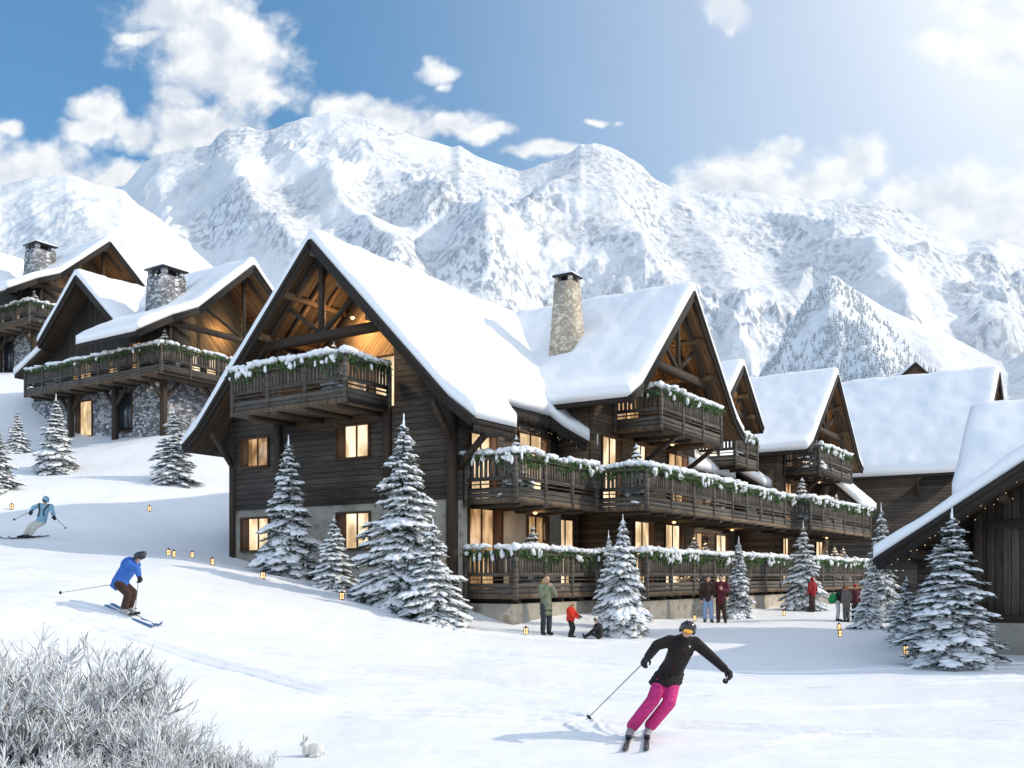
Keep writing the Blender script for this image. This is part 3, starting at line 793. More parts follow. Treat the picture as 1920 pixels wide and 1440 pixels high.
def loggia(parent, fr, s0, s1, zf, roof, front, back, tie_z, lamp=120, panes=True, truss=True, back_mat='pine', wall_n=0.0):
    """open timber gable: back wall, side cheeks, truss at the front, glazed doors and a lit ceiling.
       roof(s) gives the underside of the roof; front/back are depths"""
    mid = (s0+s1)/2
    ss = sorted(set(list(np.linspace(s0, s1, 9))+[mid]))
    pts = [(s0, zf), (s1, zf)]+[(s, roof(s)-.03) for s in ss[::-1]]
    wall('back_wall', fr, pts, back, 0.12, M[back_mat], parent)
    for a, b, e in ((s0-.12, s0, s0), (s1, s1+.12, s1)):
        mb = MB(); fr.box(mb, a, b, wall_n+.01, back, zf, roof(e)-.05); mb.build('cheek_wall', M['wood_dark'], parent)
    if panes:
        w = (s1-s0)
        window(fr, s0+w*.08, s0+w*.46, zf+.08, min(tie_z-.25, zf+2.15), back, parent, 'pane', None, 1, 'glass_door')
        window(fr, s0+w*.54, s0+w*.92, zf+.08, min(tie_z-.25, zf+2.15), back, parent, 'pane_dim', None, 1, 'glass_door')
    if truss:
        mb = MB(); t = .20
        top = roof(mid)-.12
        # find where the tie beam meets the roof
        a = s0-2.5
        for s in np.linspace(s0-3, mid, 200):
            if roof(s) > tie_z: a = s; break
        b = 2*mid-a
        nf = front
        mb.beam(fr(a-.1, nf, tie_z), fr(b+.1, nf, tie_z), .2, .30)
        mb.beam(fr(mid, nf, tie_z), fr(mid, nf, top), .17, .17, up=fr(0, 1, 0))
        for sg in (-1, 1):
            q = mid+sg*(b-mid)*.56
            mb.beam(fr(mid+sg*.1, nf, tie_z+.15), fr(q, nf, roof(q)-.08), .12, .14, up=fr(0, 1, 0))
            # rafters under the soffit
            e = mid+sg*(b-mid+.9)
            mb.beam(fr(e, nf, roof(e)-.12), fr(mid, nf, roof(mid)-.12), .16, .22, up=fr(0, 1, 0))
        mb.build('truss', M['wood_beam'], parent)
        pu = MB()
        nra = 5
        for q in np.linspace(front+.7, back-.2, 3):
            for sg in (-1, 1):
                e = mid+sg*(b-mid+.7); pu.beam(fr(e, q, roof(e)-.09), fr(mid, q, roof(mid)-.09), .10, .14, up=fr(0, 1, 0))
        for k in (-.72, -.36, 0, .36, .72):
            s = mid+k*(b-mid+.6); pu.beam(fr(s, front-.5, roof(s)-.14), fr(s, back, roof(s)-.14), .17, .2)
        pu.build('purlins', M['soffit'], parent)
    if lamp: point_lamp(parent, fr(mid, front*.4+back*.6, tie_z+.95), lamp)
def barge(parent, fr, roof, s_list, n, hgt=0.30, th=0.07, key='wood_fascia', name='bargeboard'):
    mb = MB()
    for i in range(len(s_list)-1):
        a, b = s_list[i], s_list[i+1]
        mb.beam(fr(a, n, roof(a)-hgt/2+.04), fr(b, n, roof(b)-hgt/2+.04), th, hgt, up=fr(0, 0, 1))
        mb.beam(fr(a, n-.05, roof(a)+.0), fr(b, n-.05, roof(b)+.0), .05, .13, up=fr(0, 0, 1))
    return mb.build(name, M[key], parent)
def chimney(parent, a, b, z0, z1, w0, w1, m, cap='black_metal'):
    mb = MB()
    h0, h1 = w0/2, w1/2
    v = [(a-h0,b-h0,z0),(a+h0,b-h0,z0),(a+h0,b+h0,z0),(a-h0,b+h0,z0),(a-h1,b-h1,z1),(a+h1,b-h1,z1),(a+h1,b+h1,z1),(a-h1,b+h1,z1)]
    mb.add(v, [(0,3,2,1),(4,5,6,7),(0,1,5,4),(1,2,6,5),(2,3,7,6),(3,0,4,7)])
    for (i, j) in ((-1,-1),(1,-1),(1,1),(-1,1)):
        mb.box(a+i*h1*.78-.09*w1, a+i*h1*.78+.09*w1, b+j*h1*.78-.09*w1, b+j*h1*.78+.09*w1, z1+.002, z1+.26*max(w1,.6))
    o = mb.build('chimney', M[m], parent)
    zt = z1+.26*max(w1,.6)
    c = MB(); c.box(a-h1*1.16, a+h1*1.16, b-h1*1.16, b+h1*1.16, zt+.002, zt+.07); c.build('chimney_cap', M[cap], o)
    mb = MB(); mb.box(a-h1*.5, a+h1*.5, b-h1*.5, b+h1*.5, z1+.002, zt-.01); mb.build('flue', M['black_metal'], o)
    hf_slab('cap_snow', [(a-h1*1.12,b-h1*1.12),(a+h1*1.12,b-h1*1.12),(a+h1*1.12,b+h1*1.12),(a-h1*1.12,b+h1*1.12)],
            lambda X, Y, d: zt+.09+.12*np.sqrt(np.clip(d/.15, 0, 1)), lambda X, Y: np.full(X.shape, zt+.072), .09, M['snow_roof'], o, True)
    return o
def roof_layer(parent, poly, zfun, th=0.2, res=0.3, soffit='soffit_dark', name='roof', snow_T=0.45, snow_res=0.14, seed=0, zsnow=None, edge=0.82, snow_poly=None):
    o = hf_slab(name, poly, lambda X, Y, d: zfun(X, Y), lambda X, Y: zfun(X, Y)-th, res, [M['wood_fascia'], M[soffit]], parent, False, 0, 1, 0)
    snow_cover('roof_snow', snow_poly or poly, zsnow or zfun, snow_T, snow_res, o, seed, edge=edge)
    return o
def brace(mb, fr, s, n_wall, n_out, z_lo, z_hi, w=.13):
    mb.beam(fr(s, n_wall-.02, z_lo), fr(s, n_out, z_hi), w, w, up=fr(1, 0, 0))

# ================================================================== main chalet
ANG = math.atan2(.836, .549)
MAIN = thing('chalet', 'large dark timber chalet with steep snowy gables and garlanded balconies in the middle', 'chalet', (-1.83, 29.63, 0), ANG)
FA, FB = Frame('A'), Frame('B')
def main_z(a, b):
    r = np.abs(b-4.96); return 12.56-r*1.015+np.clip(r-5.6, 0, None)*.30
def cross1_z(a, b):
    r = np.abs(a-11.04); return 12.53-r*.955+np.clip(r-4.5, 0, None)*.40
def cross2_z(a, b):
    r = np.abs(a-29.95); return 12.57-r*.90+np.clip(r-4.6, 0, None)*.40
def mid_z(a, b): return 11.28-np.abs(a-19.25)*.92
mz = lambda X, Y: main_z(X, Y)
MAIN_POLY = [(-1.04,11.33),(-1.04,-1.52),(1.2,-1.52),(2.55,-.22),(5.4,-.22),(6.52,-1.42),(6.56,.6),(8.0,.8),(14.2,.6),(14.8,-1.5),(20.2,-1.5),(20.6,-.25),(23.2,-.25),(24.0,-1.6),(25.9,-1.6),(26.4,.6),(36,.6),(36,11.33)]
def snow_main(X, Y):
    zm = main_z(X, Y); out = zm
    for f, lo, hi in ((cross1_z, 6.3, 15.8), (cross2_z, 25.2, 34.7)):
        zc = f(X, Y); w = np.clip((X-lo)*2, 0, 1)*np.clip((hi-X)*2, 0, 1)*np.clip((Y-.3)*1.2, 0, 1)
        out = out+(smax(out, np.minimum(zc, out+1.0), .9)-out)*w*(zc < out+.9)
    return out
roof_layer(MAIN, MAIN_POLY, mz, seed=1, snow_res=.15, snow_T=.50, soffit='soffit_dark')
C1_POLY = [(5.57,-3.25),(16.5,-3.25),(16.5,4.9),(5.57,4.9)]
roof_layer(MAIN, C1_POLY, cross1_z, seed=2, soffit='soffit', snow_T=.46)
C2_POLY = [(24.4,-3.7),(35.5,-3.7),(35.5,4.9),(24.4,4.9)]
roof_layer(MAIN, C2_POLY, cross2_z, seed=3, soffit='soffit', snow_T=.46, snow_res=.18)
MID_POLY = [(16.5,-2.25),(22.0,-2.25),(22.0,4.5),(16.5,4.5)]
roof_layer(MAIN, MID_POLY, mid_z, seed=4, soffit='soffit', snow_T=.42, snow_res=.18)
# low porch roof at the far end
def porch_z(a, b): return 8.0+(b+2.0)*.92
roof_layer(MAIN, [(31.0,-4.7),(34.4,-4.7),(34.4,-1.9),(31.0,-1.9)], porch_z, seed=6, soffit='soffit', snow_T=.45, snow_res=.18)
mr = lambda s: float(main_z(0, s))-.2
c1r = lambda s: float(cross1_z(s, 0))-.2
c2r = lambda s: float(cross2_z(s, 0))-.2
mdr = lambda s: float(mid_z(s, 0))-.2
barge(MAIN, FA, lambda s: float(main_z(0, s)), [-1.52,-.6,4.96,10.56,11.33], -1.06)
barge(MAIN, FB, lambda s: float(cross1_z(s, 0)), [5.57,6.54,11.04,15.54,16.5], -3.27)
barge(MAIN, FB, lambda s: float(cross2_z(s, 0)), [24.4,25.35,29.95,34.55,35.5], -3.72)
barge(MAIN, FB, lambda s: float(mid_z(s, 0)), [16.5,19.25,22.0], -2.27)
# eave fringe of upright shingles along the low eaves
mb = MB(); rg = random.Random(4)
def fringe(p, q, z):
    L = math.hypot(q[0]-p[0], q[1]-p[1]); n = int(L/.11)
    for k in range(n):
        t = (k+.5)/n; x = p[0]+(q[0]-p[0])*t; y = p[1]+(q[1]-p[1])*t; h = rg.uniform(.26, .42); zz = z(x, y) if callable(z) else z
        dx, dy = (q[0]-p[0])/L, (q[1]-p[1])/L
        mb.beam((x-dx*.045, y-dy*.045, zz-h/2), (x+dx*.045, y+dy*.045, zz-h/2), .025, h)
for p, q in (((-1.0,-1.5),(1.2,-1.5)), ((1.22,-1.5),(2.55,-.24)), ((2.6,-.25),(5.4,-.25)), ((5.42,-.25),(6.6,-1.44))):
    fringe(p, q, lambda x, y: float(main_z(x, y))-.12)
mb.build('eave_shingles', M['wood_fascia'], MAIN)

# ground floor in pale render, upper floors in dark logs
zb = -.4
wall('stone_wall', FA, [(0,zb),(9.92,zb),(9.92,4.02),(0,4.02)], 0, .3, M['stone_pale'], MAIN)
wall('stone_wall', FB, [(.302,zb),(6.6,zb),(6.6,4.02),(.302,4.02)], 0, .3, M['stone_pale'], MAIN)
za = 7.1
gable = [(0,4.02),(9.92,4.02),(9.92,mr(9.92)),(7.6,mr(7.6)),(7.6,za),(2.3,za),(2.3,mr(2.3)),(0,mr(0))]
wall('log_wall', FA, gable, -.03, .30, M['wood_dark'], MAIN)
wall('log_wall', FB, [(.27,4.02),(6.3,4.02),(6.3,mr(0)),(.27,mr(0))], -.03, .28, M['wood_dark'], MAIN)
wall('end_wall', FA, [(.3,zb),(9.92,zb),(9.92,7.3),(4.96,12.3),(.3,7.5)], 35.2, .3, M['wood_dark'], MAIN)
wall('rear_wall', FB, [(0.3,zb),(35.2,zb),(35.2,7.2),(0.3,7.2)], 9.62, .28, M['wood_dark'], MAIN)
# recess and cross wings
wall('log_wall', FB, [(6.6,zb),(36,zb),(36,7.35),(6.6,7.35)], .3, .25, M['wood_mid'], MAIN)
wall('log_wall', FA, [(-1.5,zb),(.3,zb),(.3,7.3),(-1.5,7.3)], 8.4, .25, M['wood_mid'], MAIN)
wall('log_wall', FB, [(8.651,zb),(15.4,zb),(15.4,4.0),(8.651,4.0)], -1.5, .25, M['wood_mid'], MAIN)
wall('log_wall', FB, [(6.35,4.001),(15.4,4.001),(15.4,c1r(15.4)),(14.0,c1r(14.0)),(14.0,7.1),(8.1,7.1),(8.1,c1r(8.1)),(6.35,c1r(6.35))], -1.5, .25, M['wood_mid'], MAIN)
wall('side_wall', FA, [(-1.25,4.0),(.3,4.0),(.3,c1r(6.4)),(-1.25,c1r(6.4))], 6.35, .2, M['wood_mid'], MAIN)
wall('side_wall', FA, [(-1.25,zb),(.3,zb),(.3,c1r(15.3)),(-1.25,c1r(15.3))], 15.2, .2, M['wood_mid'], MAIN)
wall('log_wall', FB, [(25.2,zb),(34.6,zb),(34.6,c2r(34.6)),(32.4,c2r(32.4)),(32.4,7.1),(27.5,7.1),(27.5,c2r(27.5)),(25.2,c2r(25.2))], -2.0, .25, M['wood_mid'], MAIN)
wall('side_wall', FA, [(-1.75,zb),(.3,zb),(.3,c2r(25.3)),(-1.75,c2r(25.3))], 25.2, .2, M['wood_mid'], MAIN)
wall('side_wall', FA, [(-1.75,zb),(.3,zb),(.3,c2r(34.5)),(-1.75,c2r(34.5))], 34.4, .2, M['wood_mid'], MAIN)
wall('log_wall', FB, [(17.0,6.7),(21.5,6.7),(21.5,mdr(21.5)),(17.0,mdr(17.0))], -.2, .2, M['wood_mid'], MAIN)
# posts
for bx_ in ((-.10,.16,-.10,.16,.6,7.0), (-.09,.14,9.80,10.03,1.6,7.2)):
    mb = MB(); mb.box(*bx_); mb.build('corner_post', M['wood_beam'], MAIN)
for b in (2.5, 7.45):
    mb = MB(); mb.box(-.22,-.04,b-.12,b+.12,4.75,7.0); mb.build('log_end_post', M['wood_beam'], MAIN)
for ar in ((FB, .25, 0, -1.3, 5.0, 6.15), (FA, .02, 0, -.95, 5.8, 6.9), (FA, 9.9, 0, -.95, 5.6, 6.7)):
    mb = MB(); brace(mb, *ar, .16); mb.build('eave_brace', M['wood_beam'], MAIN)

# loggias under the gables
loggia(MAIN, FA, 2.3, 7.6, za, mr, -.55, 1.9, 9.55, lamp=170)
loggia(MAIN, FB, 8.1, 14.0, 7.1, c1r, -2.6, .3, 9.5, lamp=150, wall_n=-1.5)
loggia(MAIN, FB, 27.5, 32.4, 7.1, c2r, -3.1, -.1, 9.5, lamp=170, wall_n=-2.0)
loggia(MAIN, FB, 17.4, 21.1, 6.8, mdr, -1.7, -.2, 9.3, lamp=150, panes=True, wall_n=-.4)

# balconies
balcony(MAIN, [(-2.17,2.4),(-.03,2.4),(-.03,7.5),(-2.17,7.5)], 7.05, [(-.1,2.45),(-2.12,2.45),(-2.12,7.45),(-.1,7.45)])
balcony(MAIN, [(.5,-2.0),(5.68,-2.0),(5.68,-.03),(.5,-.03)], 4.02, [(.55,-.12),(.55,-1.95),(5.62,-1.95)])
balcony(MAIN, [(5.69,-3.85),(20.6,-3.85),(20.6,-1.51),(5.69,-1.51)], 4.0, [(5.75,-1.95),(5.75,-3.8),(13.7,-3.8)])
balcony(MAIN, [(20.62,-3.8),(21.9,-3.8),(21.9,-.3),(20.62,-.3)], 4.0, [(13.75,-3.76),(20.6,-3.76),(21.85,-3.76)])
balcony(MAIN, [(21.92,-4.6),(33.9,-4.6),(33.9,-2.05),(21.92,-2.05)], 4.0, [(21.98,-3.3),(21.98,-4.55),(32.0,-4.55),(33.8,-4.55)])
balcony(MAIN, [(7.7,-3.45),(13.55,-3.45),(13.55,-1.52),(7.7,-1.52)], 7.0, [(7.75,-1.6),(7.75,-3.4),(13.5,-3.4),(13.5,-1.7)])
balcony(MAIN, [(17.8,-2.45),(20.8,-2.45),(20.8,-.22),(17.8,-.22)], 6.75, [(17.85,-.4),(17.85,-2.4),(20.75,-2.4)])
balcony(MAIN, [(25.9,-3.9),(32.4,-3.9),(32.4,-2.02),(25.9,-2.02)], 7.0, [(25.95,-2.1),(25.95,-3.85),(32.35,-3.85),(32.35,-2.2)])
# terraces with stone plinth
for outline, path in (([(.5,-2.0),(5.68,-2.0),(5.68,-.01),(.5,-.01)], [(.55,-.12),(.55,-1.95),(5.62,-1.95)]),
                      ([(5.69,-3.85),(21.9,-3.85),(21.9,.29),(5.69,.29)], [(5.75,-1.95),(5.75,-3.8),(13.7,-3.8),(21.85,-3.8)]),
                      ([(21.92,-4.6),(34.2,-4.6),(34.2,-2.05),(21.92,-2.05)], [(21.98,-3.85),(21.98,-4.55),(34.0,-4.55)])):
    o = balcony(MAIN, outline, 1.09, path, name='terrace')
    P0 = np.array(outline); x0, y0 = P0.min(0); x1, y1 = P0.max(0)
    mb = MB(); mb.box(x0+.05, x1-.004, y0+.12, y1, -.8, .80); mb.build('terrace_plinth', M['stone_pale'], o)
# windows of the shaded gable front
window(FA, 3.36, 4.73, 5.56, 6.58, -.03, MAIN, 'pane', 'hi', 1)
window(FA, 8.06, 9.41, 5.56, 6.52, -.03, MAIN, 'pane_dim', 'hi', 1)
window(FA, 3.36, 4.73, 2.57, 3.70, 0, MAIN, 'pane', 'hi', 1)
window(FA, 8.06, 9.41, 2.57, 3.68, 0, MAIN, 'pane', 'hi', 1)
# doors and windows along the right front
window(FB, .85, 2.65, 1.15, 3.78, 0, MAIN, 'pane_dim', 'hi', 1, 'glass_door')
window(FB, 4.3, 5.6, 1.15, 3.70, 0, MAIN, 'pane_dim', 'hi', 1, 'glass_door')
window(FB, .9, 2.3, 4.1, 6.15, -.03, MAIN, 'pane', 'hi', 1, 'glass_door')
window(FB, 3.7, 5.6, 4.1, 6.5, -.03, MAIN, 'pane', 'hi', 1, 'glass_door')
for s0, s1, lit, sh in ((6.9,8.3,'pane','hi'),(9.6,10.4,'pane',None),(12.6,14.5,'pane_dim','hi')):
    window(FB, s0, s1, 4.1, 6.65, -1.5, MAIN, lit, sh, 1, 'glass_door')
for s0, s1, lit, sh in ((9.5,11.2,'pane','hi'),(12.3,14.2,'pane','hi')):
    window(FB, s0, s1, 1.15, 3.72, -1.5, MAIN, lit, sh, 1, 'glass_door')
window(FB, 6.75, 7.9, 1.15, 3.72, .3, MAIN, 'pane', None, 1, 'glass_door')
for s0, s1, z0, z1, lit in ((16.4,17.9,1.15,3.7,'pane'),(19.2,21,1.15,3.7,'pane_dim'),(22.4,24.2,1.15,3.7,'pane'),(16.6,18,4.1,6.5,'pane_dim'),(20.9,22.8,4.1,6.6,'pane_dim')):
    window(FB, s0, s1, z0, z1, .3, MAIN, lit, 'hi', 1, 'glass_door')
for s0, s1, z0, z1, lit in ((25.8,27.0,1.15,3.6,'pane'),(28.6,30.2,1.15,3.6,'pane_dim'),(31.8,33.6,1.15,3.6,'pane'),(26.2,27.6,4.1,6.5,'pane_dim'),(28.8,30.4,4.1,6.5,'pane')):
    window(FB, s0, s1, z0, z1, -2.0, MAIN, lit, 'hi', 1, 'glass_door')
chimney(MAIN, 8.6, .9, 9.6, 12.95, 1.10, .74, 'stone_chim')
# braces below the far balcony
for s, n0, n1 in ((27.2,-2.0,-3.6), (31.4,-2.0,-3.6), (9.4,-1.5,-3.2), (13.2,-1.5,-3.2)):
    mb = MB(); brace(mb, FB, s, n0, n1, 5.6, 6.75, .15); mb.build('balcony_brace', M['wood_beam'], MAIN)
for loc in ((3.2,-1.0,3.72),(10.5,-2.7,3.70),(17.5,-2.4,3.70),(29,-3.4,3.70),(10.8,-2.5,6.72),(29,-3.0,6.72)):
    point_lamp(MAIN, loc, 14, .1, 'wall_lamp')
# ================================================================== chalets up the slope on the left
def hill_chalet(origin, label, base_z, lit_seed):
    """origin: outer corner of the balcony; local z is measured from the balcony deck minus 12.3"""
    C = thing('chalet', label, 'chalet', origin, ANG)
    def prof(pts):
        p = np.array(pts); return lambda X: np.interp(X, p[:,0], p[:,1])
    bp = prof([(-1.9,13.83),(.2,15.06),(1.9,15.85),(5.65,19.1),(9.4,15.85),(11.1,15.06),(13.2,13.83)])
    ap = prof([(4.3,15.2),(8.3,18.7),(12.3,15.2)])
    bz = lambda X, Y: bp(X); az = lambda X, Y: ap(Y)
    roof_layer(C, [(-1.83,-.6),(13.1,-.6),(13.1,9),(3.2,9),(3.2,4.5),(-1.83,4.5)], bz, th=.22, soffit='soffit', snow_T=.55, snow_res=.22, seed=lit_seed)
    roof_layer(C, [(.55,4.45),(8,4.45),(8,12.15),(.55,12.15)], az, th=.22, soffit='soffit_dark', snow_T=.55, snow_res=.22, seed=lit_seed+2)
    lz = lambda X, Y: 15.3-(Y-12.1)*.42
    roof_layer(C, [(.9,12.2),(6,12.2),(6,15.3),(.9,15.3)], lz, th=.2, soffit='soffit_dark', snow_T=.5, snow_res=.25, seed=lit_seed+4)
    barge(C, FB, lambda s: float(bp(s)), [-1.83,.2,1.9,5.65,9.4,11.1,13.1], -.62, .34)
    barge(C, FA, lambda s: float(ap(s)), [4.45,8.3,12.15], .53, .34)
    br = lambda s: float(bp(s))-.22; ar = lambda s: float(ap(s))-.22
    # stone ground floor, timber above
    wall('stone_wall', FA, [(1.6,base_z-2),(14.6,base_z-2),(14.6,12.3),(1.6,12.3)], 1.6, .35, M['stone_grey'], C)
    wall('stone_wall', FB, [(1.96,base_z-2),(12,base_z-2),(12,12.3),(1.96,12.3)], 1.6, .35, M['stone_grey'], C)
    wall('board_wall', FA, [(1.6,12.3),(14.6,12.3),(14.6,ar(12.0)-.1),(12.1,ar(12.1)),(8.3,ar(8.3)),(4.5,ar(4.5)),(4.4,br(1.7)),(1.6,br(1.7))], 1.7, .2, M['wood_darkv'], C)
    wall('board_wall', FB, [(1.91,12.3),(3.2,12.3),(3.2,br(3.2)),(1.91,br(1.91))], 1.7, .2, M['wood_darkv'], C)
    wall('board_wall', FB, [(8.2,12.3),(12,12.3),(12,br(12)),(8.2,br(8.2))], 1.7, .2, M['wood_darkv'], C)
    wall('rear_wall', FB, [(1.9,base_z-2),(12,base_z-2),(12,15.2),(5.65,18.8),(1.9,15.5)], 8.6, .2, M['wood_darkv'], C)
    wall('end_wall', FA, [(1.96,base_z-2),(8.5,base_z-2),(8.5,15),(1.96,15)], 11.8, .2, M['wood_darkv'], C)
    loggia(C, FB, 3.2, 8.2, 12.35, br, .25, 2.4, 15.0, lamp=80, wall_n=1.7)
    balcony(C, [(0,0),(11,0),(11,1.58),(1.58,1.58),(1.58,12.7),(0,12.7)], 12.35, [(11,.06),(.06,.06),(.06,12.65),(1.5,12.65)], h=1.32)
    window(FA, 6.0, 7.2, 12.5, 14.4, 1.7, C, 'pane_dim', 'hi', 1); window(FA, 8.6, 10.4, 12.5, 14.5, 1.7, C, 'pane_dim', None, 2)
    window(FA, 4.0, 5.0, 12.5, 14.6, 1.7, C, 'pane_dim', 'hi', 1)
    window(FA, 8.4, 9.9, base_z+.6, 11.8, 1.6, C, 'pane', 'hi', 0, 'glass_door')
    window(FA, 4.7, 5.8, base_z+.6, 11.9, 1.6, C, 'pane_dark', None, 0, 'door')
    for (a, b) in ((.9, 1.0), (4.4, .8), (.9, 5.2), (.9, 9.4)):
        mb = MB(); mb.box(a-.14, a+.14, b-.14, b+.14, base_z-.8, 12.05)
        for d in ((-1,0),(1,0)) if b < 2 else ((0,-1),(0,1)):
            mb.beam((a, b, 11.0), (a+d[0]*.95, b+d[1]*.95, 12.02), .15, .15)
        mb.build('braced_post', M['wood_beam'], C)
    chimney(C, 2.6, 3.0, 15.2, 18.2, 1.7, 1.45, 'stone_grey')
    return C
CH2 = hill_chalet((-18.16, 50, 0), 'dark chalet on a rubble stone base up the slope with a lit timber porch', 9.2, 21)
CH3 = hill_chalet((-32.5, 65, 6.5), 'highest dark chalet at the left edge, its garlanded balcony cut by the picture edge', 9.2, 31)

# ================================================================== barns on the right
BARN = thing('barn', 'long dark plank barn with a broad snow roof beyond the main chalet', 'barn', (-1.83, 29.63, 0), ANG)
def barn_z(a, b): return 15.1-np.abs(a-47.5)*.84
roof_layer(BARN, [(38.9,-9.6),(56.1,-9.6),(56.1,14),(38.9,14)], barn_z, th=.2, soffit='soffit_dark', snow_T=.55, snow_res=.26, seed=41)
barge(BARN, FB, lambda s: float(barn_z(s, 0)), [38.9,47.5,56.1], -9.63, .34)
wall('log_wall', FA, [(-8.6,-1),(13.6,-1),(13.6,8.3),(-8.6,8.3)], 40.2, .25, M['wood_dark'], BARN)
wall('log_wall', FB, [(40.451,-1),(54.8,-1),(54.8,8.5),(47.5,14.6),(40.451,8.6)], -8.6, .25, M['wood_dark'], BARN)
wall('rear_wall', FB, [(40.451,-1),(54.8,-1),(54.8,8.5),(47.5,14.6),(40.451,8.6)], 13.3, .25, M['wood_dark'], BARN)
for s in (-6, -1, 4):
    mb = MB(); brace(mb, FA, s, 40.2, 39.1, 6.6, 7.9, .16); mb.build('eave_brace', M['wood_beam'], BARN)

HUT = thing('house', 'small brown gable peeping over the snowy ridge of the long barn', 'house', (37.5, 90, 1.0), R(-4))
M['brown_board'] = wood('brown_gable_boards', (0.07, 0.04, 0.022), (0.24, 0.15, 0.085), 'v', .3)
wall('gable_wall', FB, [(-3.4,-1.5),(3.4,-1.5),(3.4,17.1),(0,20.2),(-3.4,17.1)], 0, .3, M['brown_board'], HUT)
wall('side_wall', FA, [(.3,-1.5),(8,-1.5),(8,17.0),(.3,17.0)], -3.4, .3, M['brown_board'], HUT)
wall('side_wall', FA, [(.3,-1.5),(8,-1.5),(8,17.0),(.3,17.0)], 3.1, .3, M['brown_board'], HUT)
def hut_z(a, b): return 20.55-np.abs(a)*.92
roof_layer(HUT, [(-3.9,-.25),(3.9,-.25),(3.9,8.3),(-3.9,8.3)], hut_z, th=.16, soffit='soffit_dark', snow_T=.03, snow_res=.3, seed=45)

NEAR = thing('barn', 'near dark barn at the right edge, upright boards under a low thick snowy eave', 'barn', (9.94, 21.0, 0), ANG)
# local axes: a goes into the barn, b runs along its front towards the left; front barge at a = 0
APEX_B = -1.9
def near_z(a, b): r = np.abs(b-APEX_B); return 4.56-r*.665
def near_m(a, b): return 6.25-np.abs(a-8.4)*.80
roof_layer(NEAR, [(0,1.95),(0,-5.75),(9,-5.75),(9,1.95)], near_z, th=.2, soffit='soffit_dark', snow_T=.42, snow_res=.12, seed=51)
roof_layer(NEAR, [(5.2,1.1),(5.2,-9),(11.6,-9),(11.6,1.1)], near_m, th=.2, soffit='soffit_dark', snow_T=.55, snow_res=.14, seed=53)
barge(NEAR, FA, lambda s: float(near_z(0, s)), [1.95,APEX_B,-5.75], -.02, .30)
nr = lambda s: float(near_z(0, s))-.22
wall('board_wall', FA, [(0,.6),(0,nr(0)),(APEX_B,nr(APEX_B)),(-4.6,nr(-4.6)),(-4.6,.6)], 1.2, .2, M['barn_board'], NEAR)
wall('stone_wall', FA, [(.05,-.7),(.05,.6),(-10,.6),(-10,-.7)], 1.1, .32, M['stone_pale'], NEAR)
wall('log_wall', FA, [(1.7,1.30),(1.7,nr(1.7)+.05),(.0,nr(0)),(.0,1.30)], 3.4, .2, M['wood_dark'], NEAR)
wall('stone_wall', FA, [(1.7,-.6),(1.7,1.30),(.0,1.30),(.0,-.6)], 3.35, .3, M['stone_pale'], NEAR)
wall('side_wall', FB, [(1.42,-.6),(8.6,-.6),(8.6,nr(0)),(1.42,nr(0))], -.1, .08, M['wood_darkv'], NEAR)
mb = MB()
mb.box(1.04,1.19,-.12,.06,.6,nr(0)-.05); mb.box(1.1,1.19,-4.5,-.13,2.72,2.92); mb.box(1.1,1.19,-4.5,-.13,.60,.78)
mb.build('wall_frame', M['wood_beam'], NEAR)
pu = MB()
for s in (1.2, -.6, -2.4): pu.beam((.1, s, nr(s)-.12), (4.5, s, nr(s)-.12), .16, .2)
pu.build('purlins', M['wood_beam'], NEAR)

# ================================================================== spruces laden with snow
class Soup:
    def __init__(s): s.v = []; s.q = []; s.t = []; s.qm = []; s.tm = []; s.n = 0
    def quads(s, P0, mi):          # P0: (m,4,3)
        P0 = np.asarray(P0); m = len(P0)
        if m == 0: return
        s.v.append(P0.reshape(-1, 3)); s.q.append(s.n+np.arange(m*4).reshape(m, 4)); s.qm.append(np.full(m, mi)); s.n += m*4
    def tris(s, P0, mi):
        P0 = np.asarray(P0); m = len(P0)
        if m == 0: return
        s.v.append(P0.reshape(-1, 3)); s.t.append(s.n+np.arange(m*3).reshape(m, 3)); s.tm.append(np.full(m, mi)); s.n += m*3
    def blobs(s, C, A, B, Cc, mi, rg, fine=False):
        """ellipsoid lumps: centres (m,3) and their three half axes as vectors"""
        V, F = (ICO_V, ICO_F)
        m = len(C)
        if m == 0: return
        J = 1+rg.uniform(-.22, .22, (m, len(V), 1))
        P0 = C[:,None]+(V[None,:,0:1]*A[:,None]+V[None,:,1:2]*B[:,None]+V[None,:,2:3]*Cc[:,None])*J
        f = F[None]+(np.arange(m)*len(V))[:,None,None]
        s.v.append(P0.reshape(-1, 3)); s.t.append(s.n+f.reshape(-1, 3)); s.tm.append(np.full(m*len(F), mi)); s.n += m*len(V)
    def mesh(s, name, mats, smooth=False):
        fl = []; ml = []
        if s.q: fl.append(np.concatenate(s.q)); ml.append(np.concatenate(s.qm))
        if s.t: fl.append(np.concatenate(s.t)); ml.append(np.concatenate(s.tm))
        return np_mesh(name, np.concatenate(s.v), fl, mats, ml, smooth)
